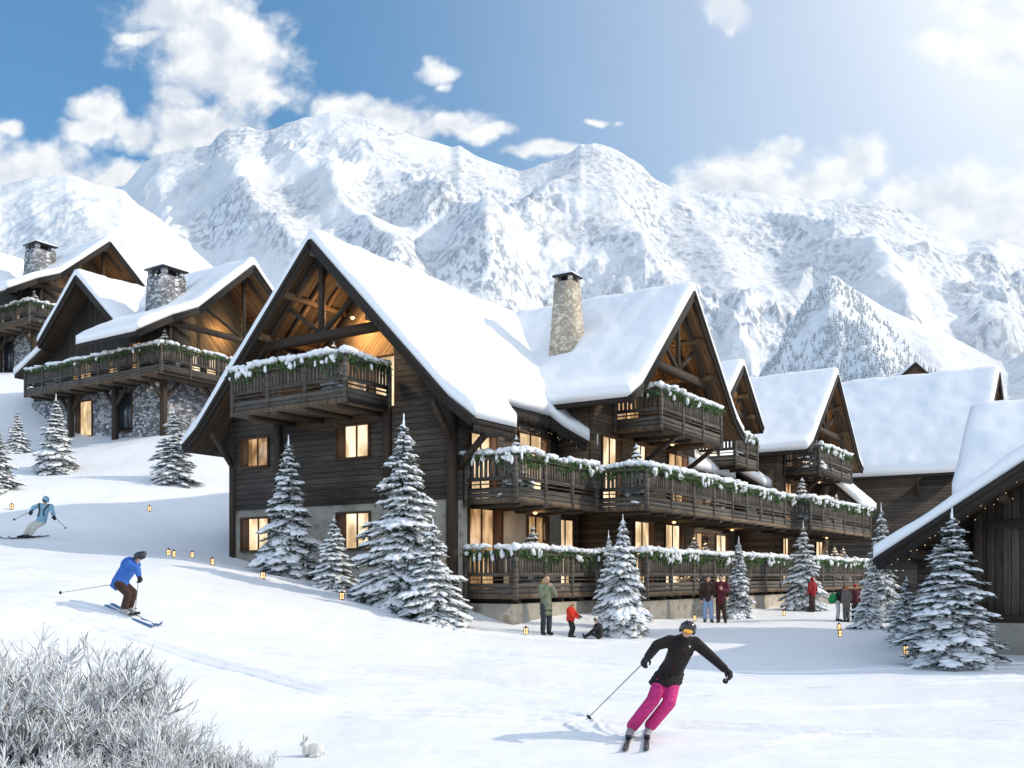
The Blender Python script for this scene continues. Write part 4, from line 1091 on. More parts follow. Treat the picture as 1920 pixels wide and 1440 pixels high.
def spruce_meshes(seed, H, Rb, whorls, snowy=1.0, lights=0, nd=1.0):
    """returns crown, snow and light meshes of a spruce of height H and base radius Rb"""
    rg = np.random.RandomState(seed); N = Soup(); S = Soup(); Lg = Soup()
    up = np.array([0, 0, 1.0])
    zc = 0.03*H
    for w in range(whorls):
        f = w/(whorls-1)
        z0 = H*(0.05+0.90*f**0.93)
        r = Rb*((1-f)**0.86*0.97+0.035)*(0.90+0.2*rg.rand())
        nb = int(round(6+9*(1-f)))
        for k in range(nb):
            az = 2*np.pi*(k+rg.uniform(-.3, .3))/nb+w*1.1
            L = r*rg.uniform(.62, 1.2)*(1+.16*math.sin(az*2+seed)+.14*math.sin(w*1.7+az))
            d = np.array([np.cos(az), np.sin(az), 0]); sd = np.array([-np.sin(az), np.cos(az), 0])
            base = np.array([0, 0, z0+rg.uniform(-.02, .02)*H])
            drop = L*(0.30+0.22*(1-f))*rg.uniform(.7, 1.3) - L*0.25*f
            def pt(t): return base+d*(L*t)+up*(-drop*t**1.25+0.14*L*max(0, t-.6))
            ts = np.linspace(.18, 1, max(4, int(3+6*L/max(Rb, .01)))); pts = np.array([pt(t) for t in ts])
            fw = 0.28*L*np.sin(np.clip(ts*2.6+.35, 0, np.pi))+.05*L     # half width of the fan of twigs
            # needle tufts: short narrow blades either side and hanging below the limb
            m = int(11*nd)
            for (p0, wv, t) in zip(pts, fw, ts):
                u = rg.uniform(-1, 1, m)
                c = p0+sd[None]*(u*wv)[:,None]+up[None]*rg.uniform(-.35, .15, (m, 1))*wv*.55
                ang = u*0.9+rg.uniform(-.35, .35, m)
                tip = (d[None]*np.cos(ang)[:,None]+sd[None]*np.sin(ang)[:,None])
                ln = (0.055*H**.5*(.6+.8*rg.rand(m))+.10*L)[:,None]*.85
                e = c+tip*ln+up[None]*(-.5*ln*rg.rand(m)[:,None])
                wd = (np.cross(tip, up)*.65+up[None]*rg.uniform(-.7, .7, (m, 1)))*(ln*.15)
                Q4 = np.stack([c-wd, c+wd, e+wd*.35, e-wd*.35], 1); fr_ = rg.rand(m) < .38*snowy
                N.quads(Q4[~fr_], 0); N.quads(Q4[fr_]+up*.012, 2)
            # limb
            N.tris(np.stack([pts[:-1]-sd*.012*H**.5, pts[:-1]+sd*.012*H**.5, pts[1:]], 1), 1)
            # snow pads: flattened lumps along the top of the limb and its side twigs
            if rg.rand() < .93*snowy:
                for (p0, wv, t) in zip(pts, fw, ts):
                    if t < .25: continue
                    n2 = max(1, int(1.6+3.4*wv/(0.09*L+.02)*.55))
                    u = rg.uniform(-.85, .85, n2)
                    keep = rg.rand(n2) < (.86*snowy)
                    u = u[keep]
                    if len(u) == 0: continue
                    c = p0+sd[None]*(u*wv)[:,None]+up[None]*(.028*H**.5-.05*np.abs(u)[:,None]*wv)
                    a = (d[None]+sd[None]*(u*.8)[:,None]); a /= np.linalg.norm(a, axis=1, keepdims=True)
                    b = np.cross(up[None], a)
                    ra = (.115*L+.04)*rg.uniform(.4, 1.4, (len(u), 1)); rb = ra*rg.uniform(.5, .85, (len(u), 1)); rc = (.020+.028*L)*rg.uniform(.7, 1.35, (len(u), 1))
                    a2 = a*ra; a2[:, 2] += -.32*ra[:, 0]*rg.uniform(.4, 1.5, len(u))
                    S.blobs(c, a2, b*rb, np.broadcast_to(up, a.shape)*rc, 0, rg)
            if lights:
                for t in rg.uniform(.5, 1.0, lights):
                    p0 = pt(t)+up*.02+d*.02
                    sz = .014
                    Lg.blobs(np.array([p0]), np.array([[sz,0,0]]), np.array([[0,sz,0]]), np.array([[0,0,sz]]), 0, rg)
    # leader with a snow tip
    tp = np.array([0, 0, H*.95])
    S.blobs(np.array([[0,0,H*.985],[0,0,H*1.02]]), np.array([[.016*H**.5,0,0],[.010*H**.5,0,0]]), np.array([[0,.016*H**.5,0],[0,.01*H**.5,0]]), np.array([[0,0,.03*H],[0,0,.03*H]]), 0, rg)
    return N.mesh('crown', [M['needles'], M['bark'], M['snow_tree']]), S.mesh('snow', M['snow_tree'], True), (Lg.mesh('lights', M['bulb']) if Lg.n else None)
def trunk_mesh(H):
    mb = MB(); mb.tube([(0,0,-.35),(0,0,.0),(0,0,H*.5),(0,0,H*1.0)], [.026*H,.022*H,.012*H,.003*H], 8)
    return mb.mesh('trunk', M['bark'], True)
def spruce_kind(seed, H, Rb, whorls, snowy=1.0, lights=0, nd=1.0):
    c, s, l = spruce_meshes(seed, H, Rb, whorls, snowy, lights, nd); return (trunk_mesh(H), c, s, l)
def place_spruce(kind, loc, scale, rot, label, group, squash=1.0, name='spruce_tree', cat='spruce'):
    t = thing(name, label, cat, loc, rot, group)
    t.scale = (scale*squash, scale*squash, scale)
    for nm, me in zip(('trunk', 'crown', 'crown_snow', 'fairy_lights', 'tub'), kind):
        if me is not None: link(bpy.data.objects.new(nm, me), t)
    return t
BIG2 = spruce_kind(4, 5.0, 1.25, 21, .9, 0, 1.15)
SML2 = spruce_kind(13, 2.6, .86, 14, .92, 0, 1.05)
MID2 = spruce_kind(9, 4.0, 1.18, 18, 1.0, 0, 1.1)
BIG = spruce_kind(3, 5.2, 1.32, 23, 1.0, 0, 1.1)
MIDK = spruce_kind(7, 4.2, 1.10, 20, .95, 0, 1.1)
SML = spruce_kind(11, 2.6, .80, 15, 1.0, 0, 1.0)
SLIM = spruce_kind(15, 3.4, .78, 19, .95)
BUSHY = spruce_kind(19, 3.1, 1.12, 17, 1.0, 0, 1.1)
def pot_mesh():
    mb = MB(); mb.tube([(0,0,-.165),(0,0,.0),(0,0,.02)], [.085,.115,.105], 10); return mb.mesh('tub', M['frame'], False)
POT = spruce_kind(27, 1.2, .34, 11, .8, 0, .7)
POTL = spruce_kind(29, 1.2, .38, 11, .8, 2, .7)
def short_trunk():
    mb = MB(); mb.tube([(0,0,-.02),(0,0,.6),(0,0,1.2)], [.022,.014,.004], 7); return mb.mesh('trunk', M['bark'], True)
ST = short_trunk(); PM = pot_mesh(); POT = (ST,)+POT[1:3]+(None, PM); POTL = (ST,)+POTL[1:]+(PM,)
# (kind, px, depth, height/kind height, squash, rot, label)
TREES = [
 (BIG, 757, 26.9, 1.02, .98, .3, 'tallest snow laden spruce, in front of the right part of the shaded gable wall'),
 (MIDK, 541, 30.6, 1.02, .95, 1.2, 'tall snowy spruce covering the lower left window of the main chalet'),
 (SML, 626, 28.7, .82, .95, 2.0, 'small snowy spruce between the two tall spruces at the gable wall'),
 (SML2, 812, 25.4, 1.02, 1.0, 3.1, 'low snowy spruce leaning into the right foot of the tallest spruce'),
 (BUSHY, 1168, 27.6, 1.07, .72, 4.0, 'snowy spruce beside the sitting child, before the terrace railing'),
 (SLIM, 1141, 29.6, .84, .6, .9, 'slim snowy spruce half hidden behind the spruce beside the sitting child'),
 (SLIM, 1385, 36.2, .86, .85, 5.0, 'slim snowy spruce just right of the standing couple'),
 (MID2, 1506, 42.0, .93, .78, .2, 'snowy spruce just left of the walker in the red hood'),
 (BIG2, 1652, 34.5, .82, .72, 1.9, 'tall snowy spruce whose top rises left of the near barn eave'),
 (BIG2, 1785, 19.9, .625, 1.34, 2.6, 'broad snowy spruce in front of the near barn at the right'),
 (SML2, 1700, 25.5, .62, 1.25, 1.0, 'short bushy spruce left of the broad spruce by the near barn'),
 (SML, 1628, 30.5, .66, .85, 4.4, 'smallest spruce beside the group with the green bag'),
 (MID2, 105, 44.0, .86, 1.0, 5.5, 'dense snowy spruce on the slope below the hill chalet balcony'),
 (SLIM, 325, 42.0, .92, 1.12, .7, 'snowy spruce on the slope left of the main chalet eave'),
 (SML, 32, 50.0, .82, .85, 2.2, 'little spruce high on the slope at the left edge'),
 (MIDK, -8, 38.0, .62, 1.1, 3.7, 'sunlit spruce cut by the left edge of the picture')]
for kind, px, d, sc, sq, rot, lab in TREES:
    place_spruce(kind, spot(px, d), sc, rot, lab, 'spruces around the chalets', sq)
def local_world(root, p):
    return (Matrix.Translation(root.location) @ Matrix.Rotation(root.rotation_euler.z, 4, 'Z') @ Vector(p))[:]
# small dressed spruces standing on the balconies
for root, p, sc, kind, rot, lab in (
 (MAIN, (-1.4, 3.6, 7.06), 1.55, POTL, .2, 'little spruce with lights on the high gable balcony of the main chalet'),
 (MAIN, (1.2, -1.55, 4.03), 1.55, POT, 1.2, 'little dark spruce on the near end of the first floor balcony'),
 (MAIN, (6.4, -3.1, 4.01), 1.75, POT, 2.0, 'little snowy spruce on the corner of the long first floor balcony'),
 (MAIN, (14.2, -2.9, 4.01), 1.5, POTL, 3.0, 'little spruce before the snowy low roof on the long balcony'),
 (MAIN, (18.3, -3.1, 4.01), 1.3, POT, 3.9, 'tiny spruce beyond the second post pair of the long balcony'),
 (MAIN, (22.9, -3.9, 4.01), 1.9, POT, 5.0, 'little snowy spruce on the corner of the far first floor balcony'),
 (MAIN, (30.2, -3.6, 4.01), 1.7, POTL, 5.6, 'little spruce with lights under the far porch roof'),
 (MAIN, (2.9, -1.1, 1.10), 1.75, POT, .5, 'little spruce on the ground terrace nearest the corner post'),
 (MAIN, (13.2, -2.4, 1.10), 1.75, POTL, 1.5, 'left one of two lit spruces on the long ground terrace'),
 (MAIN, (14.6, -2.3, 1.10), 1.6, POTL, 2.5, 'right one of two lit spruces on the long ground terrace'),
 (MAIN, (28.6, -3.5, 1.10), 1.55, POT, 3.3, 'unlit little spruce on the far ground terrace'),
 (MAIN, (30.6, -3.4, 1.10), 1.75, POTL, 4.1, 'left one of the lit pair on the far ground terrace'),
 (MAIN, (32.4, -3.4, 1.10), 1.75, POTL, 4.9, 'right one of the lit pair on the far ground terrace'),
 (MAIN, (26.6, -3.2, 7.01), 2.1, POTL, 5.8, 'brightly lit little spruce on the farthest gable balcony'),
 (CH2, (.9, .9, 12.36), 1.9, POT, .9, 'little snowy spruce on the balcony corner of the lower hill chalet'),
 (CH2, (.8, 11.2, 12.36), 1.5, POT, 1.9, 'little spruce at the far left end of the lower hill chalet balcony'),
 (CH3, (.9, .9, 12.36), 1.9, POT, 2.9, 'little snowy spruce on the balcony of the highest chalet')):
    place_spruce(kind, local_world(root, (p[0], p[1], p[2]+.165*sc)), sc*.88, rot, lab, 'little spruces on the balconies', 1.0, 'potted_spruce', 'small spruce')

# ================================================================== fir garlands with snow along the rails
def garland(root, path, z, label, seed, drip=1.0, green=1.0, snow=1.0):
    rg = np.random.RandomState(seed)
    t = thing('garland', label, 'garland', root.location, root.rotation_euler.z, 'fir garlands on the railings')
    N = Soup(); S = Soup()
    up = np.array([0, 0, 1.0])
    for i in range(len(path)-1):
        p = np.array([*path[i], z]); q = np.array([*path[i+1], z]); L = np.linalg.norm(q-p); d = (q-p)/L; sd = np.array([-d[1], d[0], 0])
        m = int(L*260*green)
        tt = rg.uniform(0, L, m)
        dens = fbm(tt*.8+seed, tt*0+i, 3, seed)
        hang = np.clip(.27+dens*.4, .10, .75)
        c = p+d*tt[:,None]+sd*rg.normal(0, .10, (m, 1))+up*(-rg.rand(m)**1.1*hang+.06)[:,None]
        dr = rg.normal(0, 1, (m, 3)); dr[:, 2] -= .8; dr /= np.linalg.norm(dr, axis=1, keepdims=True)
        ln = rg.uniform(.07, .17, (m, 1)); e = c+dr*ln
        wd = np.cross(dr, rg.normal(0, 1, (m, 3))); wd /= np.linalg.norm(wd, axis=1, keepdims=True)+1e-6; wd *= ln*.16
        N.quads(np.stack([c-wd, c+wd, e+wd*.3, e-wd*.3], 1), 0)
        # snow: overlapping lumps along the top, some spilling over the front
        n = int(L*15*snow); tt = rg.uniform(-.02, L+.02, n)
        hgt = fbm(tt*.55+seed*3, tt*0+i, 3, seed+9)
        c = p+d*tt[:,None]+sd*rg.normal(0, .06, (n, 1))+up*(.13+hgt*.09+rg.uniform(-.02, .03, n))[:,None]
        ra = rg.uniform(.09, .22, (n, 1)); rb = rg.uniform(.11, .20, (n, 1)); rc = rg.uniform(.06, .13, (n, 1))
        S.blobs(c, np.broadcast_to(d, c.shape)*ra, np.broadcast_to(sd, c.shape)*rb, np.broadcast_to(up, c.shape)*rc, 0, rg)
        n = int(L*10*drip*snow)
        if n:
            tt = rg.uniform(0, L, n); k = fbm(tt*.9+seed*5, tt*0+i+3, 3, seed+4) > -.05; tt = tt[k]; n = len(tt)
            sgn = np.where(rg.rand(n) < .5, 1, -1)
            c = p+d*tt[:,None]+sd*(sgn*rg.uniform(.10, .17, n))[:,None]+up*(-rg.uniform(-.02, .22, n))[:,None]
            ra = rg.uniform(.04, .095, (n, 1)); rc = rg.uniform(.06, .17, (n, 1))
            S.blobs(c, np.broadcast_to(d, c.shape)*ra, np.broadcast_to(sd, c.shape)*ra, np.broadcast_to(up, c.shape)*rc, 0, rg)
    link(bpy.data.objects.new('fir_twigs', N.mesh('fir_twigs', M['garland'])), t)
    link(bpy.data.objects.new('snow', S.mesh('snow', M['snow_tree'], True)), t)
    return t
H0 = 1.30
garland(MAIN, [(-.1,2.45),(-2.12,2.45),(-2.12,7.5)], 7.05+H0, 'snowy fir garland on the high gable balcony facing the piste', 101)
garland(MAIN, [(.55,-.12),(.55,-1.95),(5.62,-1.95)], 4.02+H0, 'snow heaped fir garland on the short first floor balcony nearest the corner', 102)
garland(MAIN, [(5.75,-1.95),(5.75,-3.8),(13.7,-3.8)], 4.0+H0, 'snowy fir garland on the near part of the long first floor balcony', 103)
garland(MAIN, [(13.75,-3.76),(21.85,-3.76)], 4.0+H0, 'snowy fir garland on the middle part of the long first floor balcony', 104)
garland(MAIN, [(21.98,-3.3),(21.98,-4.55),(33.8,-4.55)], 4.0+H0, 'snowy fir garland on the far end of the first floor balcony', 105)
garland(MAIN, [(.55,-.12),(.55,-1.95),(5.62,-1.95)], 1.09+H0, 'snowy fir garland on the ground terrace behind the woman in green', 106, 1.2)
garland(MAIN, [(5.75,-1.95),(5.75,-3.8),(21.85,-3.8)], 1.09+H0, 'snowy fir garland on the long ground terrace behind the couple', 107)
garland(MAIN, [(21.98,-4.55),(34.0,-4.55)], 1.09+H0, 'snowy fir garland on the far ground terrace behind the red walker', 108)
garland(MAIN, [(7.75,-1.6),(7.75,-3.4),(13.5,-3.4)], 7.0+H0, 'snowy fir garland on the second floor balcony below the cross gable', 109, .8, 1.1)
garland(MAIN, [(17.85,-2.4),(20.75,-2.4)], 6.75+H0, 'short fir garland on the small balcony between the two cross gables', 110)
garland(MAIN, [(25.95,-3.85),(32.35,-3.85)], 7.0+H0, 'snowy fir garland on the farthest gable balcony', 111)
garland(CH2, [(11,.06),(.06,.06),(.06,12.65)], 12.35+1.33, 'snowy fir garland round the balcony of the lower hill chalet', 112, .3, .9, .8)
garland(CH3, [(11,.06),(.06,.06),(.06,12.65)], 12.35+1.33, 'snowy fir garland round the balcony of the highest chalet', 113, .3, .9, .8)

# ================================================================== lanterns in the snow
def lantern_parts():
    f = MB(); s = .085
    f.box(-s, s, -s, s, -.06, .035)
    for i in (-1, 1):
        for j in (-1, 1): f.box(i*s-.012, i*s+.012, j*s-.012, j*s+.012, .035, .36)
    f.box(-s-.012, s+.012, -s-.012, s+.012, .19, .205)
    r = MB(); r.add([(-.11,-.11,.36),(.11,-.11,.36),(.11,.11,.36),(-.11,.11,.36),(0,0,.46)], [(0,3,2,1),(0,1,4),(1,2,4),(2,3,4),(3,0,4)])
    r.tube([(-.03,0,.45),(-.03,0,.51),(.03,0,.51),(.03,0,.45)], .006, 5)
    g = MB(); g.box(-s+.014, s-.014, -s+.014, s-.014, .04, .186); g.box(-s+.014, s-.014, -s+.014, s-.014, .209, .355)
    return f.mesh('lantern_frame', M['frame']), r.mesh('lantern_cap', M['black_metal']), g.mesh('lantern_glass', M['lamp'])
LP = lantern_parts()
for px, d, lab in ((316,31.5,'farthest left of the glowing lanterns on the piste, behind another lantern'),(326,29.6,'glowing lantern in front of the far left one on the piste'),(360,32.5,'glowing lantern standing alone farther up between the piste and the chalet'),
  (398,28.0,'glowing lantern left of the chalet corner, nearest the corner post'),(493,27.6,'glowing lantern at the left foot of the spruce covering the window'),(641,26.0,'glowing lantern between the small spruce and the tallest spruce'),
  (986,26.2,'glowing lantern left of the woman in the green coat'),(1303,34.5,'glowing lantern left of the couple'),(1470,39.0,'glowing lantern between the slim spruce and the red walker'),
  (1573,29.5,'farther of two lanterns in front of the green bag group'),(1575,27.0,'nearer of two lanterns in front of the green bag group'),(1699,22.4,'lantern at the left foot of the broad spruce by the barn'),
  (22,36.0,'lantern on the upper slope behind the light blue skier'),(280,38.5,'highest lantern on the sunny slope')):
    t = thing('lantern', lab, 'lantern', spot(px, d), px*.7, 'lanterns standing in the snow', .52)
    for nm, me in zip(('lantern_frame', 'lantern_cap', 'lantern_glass'), LP): link(bpy.data.objects.new(nm, me), t)

# ================================================================== strings of tiny lights under the eaves
def light_string(name, root, fn, s0, s1, n, seed, label, spread=.5):
    rg = np.random.RandomState(seed); S = Soup()
    t = thing(name, label, 'fairy lights', root.location, root.rotation_euler.z, 'fairy lights under the eaves')
    cable = MB(); pts = []
    for k in range(n):
        s = s0+(s1-s0)*(k+rg.rand()*.8)/n; p0 = np.array(fn(s)); p0[2] -= rg.rand()**1.5*spread
        sz = .0070; S.blobs(p0[None], np.array([[sz,0,0]]), np.array([[0,sz,0]]), np.array([[0,0,sz]]), 0, rg)
    for k in range(25):
        s = s0+(s1-s0)*k/24; p0 = np.array(fn(s)); pts.append((p0[0], p0[1], p0[2]+.02*math.sin(k*2.1)))
    cable.tube(pts, .006, 4); cable.build('cable', M['black_metal'], t)
    link(bpy.data.objects.new('bulbs', S.mesh('bulbs', M['bulb'])), t)
light_string('fairy_lights', MAIN, lambda s: (2.7+s*2.7, -.36, float(main_z(0, -.36))-.5), 0, 1, 16, 3, 'string of fairy lights under the raised eave above the near balcony')
light_string('fairy_lights', MAIN, lambda s: (5.5+s*1.2, -.36-1.2*s, float(main_z(0, -.36-1.2*s))-.34), 0, 1, 10, 4, 'string of fairy lights along the sloping edge of the low roof tongue')
light_string('fairy_lights', NEAR, lambda s: (-.09, 1.8-s*5.4, nr(1.8-s*5.4)-.05), 0, 1, 44, 5, 'string of fairy lights under the eave of the near barn', .4)
#light_string('fairy_lights', MAIN, lambda s: (-1.16, 1.0+s*2.2*0-2.3*s+0, float(main_z(0, 1.0-2.3*s))-.42), 0, 1, 24, 6, 'string of fairy lights under the lower right edge of the big gable', .2)

# ================================================================== frosted bushes in the foreground
M['frost'] = None
def frost_mat():
    m, N, b = mat('frosted_twigs', 0.8, 0.2)
    geo = N.add('ShaderNodeNewGeometry'); nz = N.sep(geo.outputs['Normal'])[2]
    n = N.noise(geo.outputs['Position'], 16, 4)
    k = N.ss(N.m('ADD', nz, N.m('MULTIPLY', N.m('SUBTRACT', n, .5), 1.7)), -.95, -.15)
    c = N.mix(k, (0.13, 0.12, 0.11, 1), N.mix(n, (0.62, 0.635, 0.65, 1), (0.86, 0.87, 0.88, 1)))
    N.l.new(c, b.inputs['Base Color']); return m
M['frost'] = frost_mat()
def bush_mesh(seed, Rx, Ry, H, stems):
    rg = random.Random(seed); V = []; F = []; off = 0
    segs = []
    def grow(p, d, L, r, lvl):
        n = 3 if lvl < 2 else 2
        pts = [p]; q = p; dd = d
        for k in range(n):
            dd = (dd+Vector((rg.uniform(-1,1), rg.uniform(-1,1), rg.uniform(-.5,.9)))*.20).normalized()
            q = q+dd*(L/n); pts.append(q)
        segs.append((pts, [r*(1-.5*k/n) for k in range(n+1)]))
        if lvl >= 4: return
        kids = (4, 4, 3, 3)[lvl]
        for k in range(kids):
            t = rg.uniform(.35, 1.0); i = min(n-1, int(t*n)); pos = pts[i].lerp(pts[i+1], t*n-i)
            nd = (dd+Vector((rg.uniform(-1,1), rg.uniform(-1,1), rg.uniform(-.35,.8)))*.75).normalized()
            grow(pos, nd, L*rg.uniform(.5, .72), max(.0056, r*.70), lvl+1)
    for s in range(stems):
        a = rg.uniform(0, 2*math.pi); rr = math.sqrt(rg.random())
        x, y = math.cos(a)*rr*Rx*.55, math.sin(a)*rr*Ry*.55
        d = Vector((math.cos(a)*rr*.95*Rx/H, math.sin(a)*rr*.95*Ry/H, 1.0)).normalized()
        grow(Vector((x, y, -.1)), d, H*rg.uniform(.40, .46), .0145, 0)
    n = 4
    for pts, rad in segs:
        ring0 = off
        for i, p0 in enumerate(pts):
            d = (pts[min(i+1, len(pts)-1)]-pts[max(i-1, 0)]).normalized()
            sd = d.cross(Vector((.3, .2, 1)))
            if sd.length < 1e-3: sd = Vector((1, 0, 0))
            sd.normalize(); u = sd.cross(d)
            for k in range(n):
                an = 2*math.pi*k/n+.78; V.append((p0+(sd*math.cos(an)+u*math.sin(an))*rad[i])[:])
        for i in range(len(pts)-1):
            for k in range(n): F.append((off+i*n+k, off+i*n+(k+1) % n, off+(i+1)*n+(k+1) % n, off+(i+1)*n+k))
        off += n*len(pts)
    return np_mesh('branches', V, [np.array(F)], M['frost'], None, True)
BM = [bush_mesh(5, 1.05, .9, 1.45, 46), bush_mesh(8, .9, .8, 1.0, 42)]
for me, (x, y), sc, rot, lab in ((BM[0], (-4.35, 8.4), 1.34, .3, 'tallest frosted bush in the lower left corner'),
   (BM[0], (-3.4, 7.9), .90, 2.2, 'frosted bush right of the tallest bush, bottom left of the picture'),
   (BM[1], (-2.75, 8.0), .90, 4.0, 'low frosted bush, second from the right at the bottom edge'),
   (BM[1], (-2.62, 8.5), .62, 2.9, 'small frosted bush at the bottom edge just left of the rabbit'),
   (BM[1], (-3.6, 7.2), 1.12, 1.1, 'frosted bush nearest the camera at the bottom edge'),
   (BM[0], (-5.5, 9.3), .9, 5.1, 'frosted bush cut by the left picture edge behind the tallest bush')):
    t = thing('frosted_bush', lab, 'bush', (x, y, gz(x, y)-.05), rot, 'frosted bushes in the foreground', sc)
    link(bpy.data.objects.new('branches', me), t)
# ================================================================== people and animals
def fabric(name, col, rough=0.75, wr=1.0):
    m, N, b = mat(name, rough, 0.25)
    tc = N.add('ShaderNodeTexCoord').outputs['Object']
    n = N.noise(tc, 7, 4, .55, dist=.8); w = N.noise(N.vm('MULTIPLY', tc, (1, 1, 2.2)), 11, 3, .5, dist=1.2)
    c = N.vm('SCALE', (*col,), N.m('ADD', .78, N.m('MULTIPLY', n, .44)))
    N.l.new(c, b.inputs['Base Color'])
    bp = N.add('ShaderNodeBump'); bp.inputs['Strength'].default_value = wr; bp.inputs['Distance'].default_value = .04
    N.l.new(w, bp.inputs['Height']); N.l.new(bp.outputs[0], b.inputs['Normal'])
    return m
FAB = dict(skin=plain('skin', (.55, .33, .24), .55, .12, 12), black=fabric('black_fabric', (.022, .020, .022)), jacket=fabric('charcoal_jacket', (.020, .015, .014)),
  pink=fabric('magenta_trousers', (.60, .035, .20), .6), burg=fabric('burgundy_fabric', (.11, .018, .030)), blue=fabric('blue_jacket', (.045, .15, .50)),
  sky=fabric('light_blue_jacket', (.25, .45, .58)), cream=fabric('cream_trousers', (.60, .58, .52)), brown=fabric('dark_brown_fabric', (.055, .030, .024)),
  olive=fabric('olive_coat', (.20, .23, .15)), navy=fabric('slate_leggings', (.045, .050, .065)), red=fabric('red_jacket', (.62, .035, .018)), darkred=fabric('dark_red_jacket', (.30, .018, .022)),
  jean=fabric('pale_jeans', (.28, .38, .58)), grey=fabric('grey_coat', (.14, .13, .12)), rust=fabric('rust_hood', (.42, .16, .06)), green=fabric('green_bag', (.02, .28, .09)), white=fabric('white_trousers', (.62, .62, .62)),
  tan=fabric('tan_jacket', (.36, .27, .20)), hairb=plain('blond_hair', (.50, .34, .17), .6, .35, 30), haird=plain('dark_hair', (.025, .016, .012), .5, .3, 30), hairr=plain('auburn_hair', (.30, .11, .04), .5, .3, 30),
  helmet=plain('helmet_shell', (.022, .022, .024), .22, .1, 6, spec=.6), boot=plain('ski_boot', (.30, .29, .30), .35, .5, 9, spec=.5), shoe=plain('winter_boot', (.035, .028, .025), .6, .3, 9),
  lens=plain('orange_lens', (.95, .46, .03), .12, .2, 5, spec=.8), strap=plain('dark_strap', (.02, .025, .035), .6, .2, 9), pole=plain('ski_pole_metal', (.20, .20, .21), .35, .2, 9, metal=.6),
  skib=plain('blue_ski', (.05, .16, .34), .3, .3, 4, spec=.5), skid=plain('dark_ski', (.05, .05, .06), .3, .5, 5, spec=.5), fur=plain('white_fur', (.66, .65, .61), .95, .22, 9, bump=.6), furd=plain('grey_fur', (.30, .28, .26), .95, .2, 9), eye=plain('dark_eye', (.012, .010, .010), .15, .1, 5), lip=plain('lip', (.42, .16, .13), .5, .1, 9))
def organic(name, shapes, vox, m, parent, smooth=3):
    mb = MB()
    for s in shapes:
        if s[0] == 'cap':
            _, p, q, r0, r1 = s; p = Vector(p); q = Vector(q)
            if (q-p).length > 1e-4: mb.tube([p, p.lerp(q, .5), q], [r0, (r0+r1)/2, r1], 12)
            mb.ico(p, (r0,)*3, fine=True); mb.ico(q, (r1,)*3, fine=True)
        else:
            _, c, r = s[:3]; mb.ico(c, r, fine=True, rot=s[3] if len(s) > 3 else None)
    me = mb.mesh(name, m); o = bpy.data.objects.new(name, me); COL.objects.link(o)
    rm = o.modifiers.new('r', 'REMESH'); rm.mode = 'VOXEL'; rm.voxel_size = vox; rm.use_smooth_shade = True
    sm = o.modifiers.new('s', 'SMOOTH'); sm.iterations = smooth; sm.factor = .5
    dg = bpy.context.evaluated_depsgraph_get()
    new = bpy.data.meshes.new_from_object(o.evaluated_get(dg)); new.name = name
    if not new.materials: new.materials.append(m)
    o.modifiers.clear(); o.data = new; bpy.data.meshes.remove(me)
    new.polygons.foreach_set('use_smooth', np.ones(len(new.polygons), bool))
    o.parent = parent; return o
def V3(*a): return Vector(a)
def stand(H, face=0, **kw):
    """joints of a standing figure of height H, facing -y before turning by 'face'"""
    J = dict(head=(0,-.012,.932), neck=(0,.004,.86), chest=(0,0,.745), waist=(0,.005,.62), pelvis=(0,.008,.535))
    for s, k in ((-1,'R'), (1,'L')):
        J.update({'sh'+k:(s*.105,0,.815), 'el'+k:(s*.142,.02,.64), 'ha'+k:(s*.135,-.05,.49), 'hip'+k:(s*.052,.005,.515), 'kn'+k:(s*.057,-.012,.28), 'an'+k:(s*.060,.012,.045), 'to'+k:(s*.072,-.085,.022)})
    J.update(kw); c, s_ = math.cos(face), math.sin(face)
    J = {k: Vector((v[0]*c-v[1]*s_, v[0]*s_+v[1]*c, v[2]))*H for k, v in J.items()}
    J['dir'] = Vector((s_, -c, 0)); return J
def hand_shapes(w, e, r, curl=.5, side=1):
    """palm, four fingers of different lengths and a thumb; w wrist, e elbow"""
    d = (w-e).normalized(); up = Vector((0, 0, 1)); sd = d.cross(up)
    if sd.length < .1: sd = d.cross(Vector((0, 1, 0)))
    sd.normalize(); dn = d.cross(sd).normalized()
    if dn.z > 0: dn = -dn
    S = [('cap', w-d*r*.5, w+d*r*1.6, r*.85, r*1.0)]
    for k, ln in ((-1.05,1.5), (-.35,1.75), (.35,1.65), (1.05,1.25)):
        a = w+d*r*1.9+sd*k*r*.78; b = a+(d*(1-curl*.5)+dn*curl*.7)*r*ln*.62; c = b+(d*(1-curl*1.4)+dn*curl*1.6).normalized()*r*ln*.62
        S += [('cap', a, b, r*.36, r*.34), ('cap', b, c, r*.33, r*.28)]
    a = w+d*r*.7-sd*side*r*.9; b = a+(d*.7-sd*side*.75+dn*.35).normalized()*r*1.1
    S += [('cap', a, b, r*.40, r*.34), ('cap', b, b+(d*.9+dn*.5).normalized()*r*.8, r*.34, r*.28)]
    return S
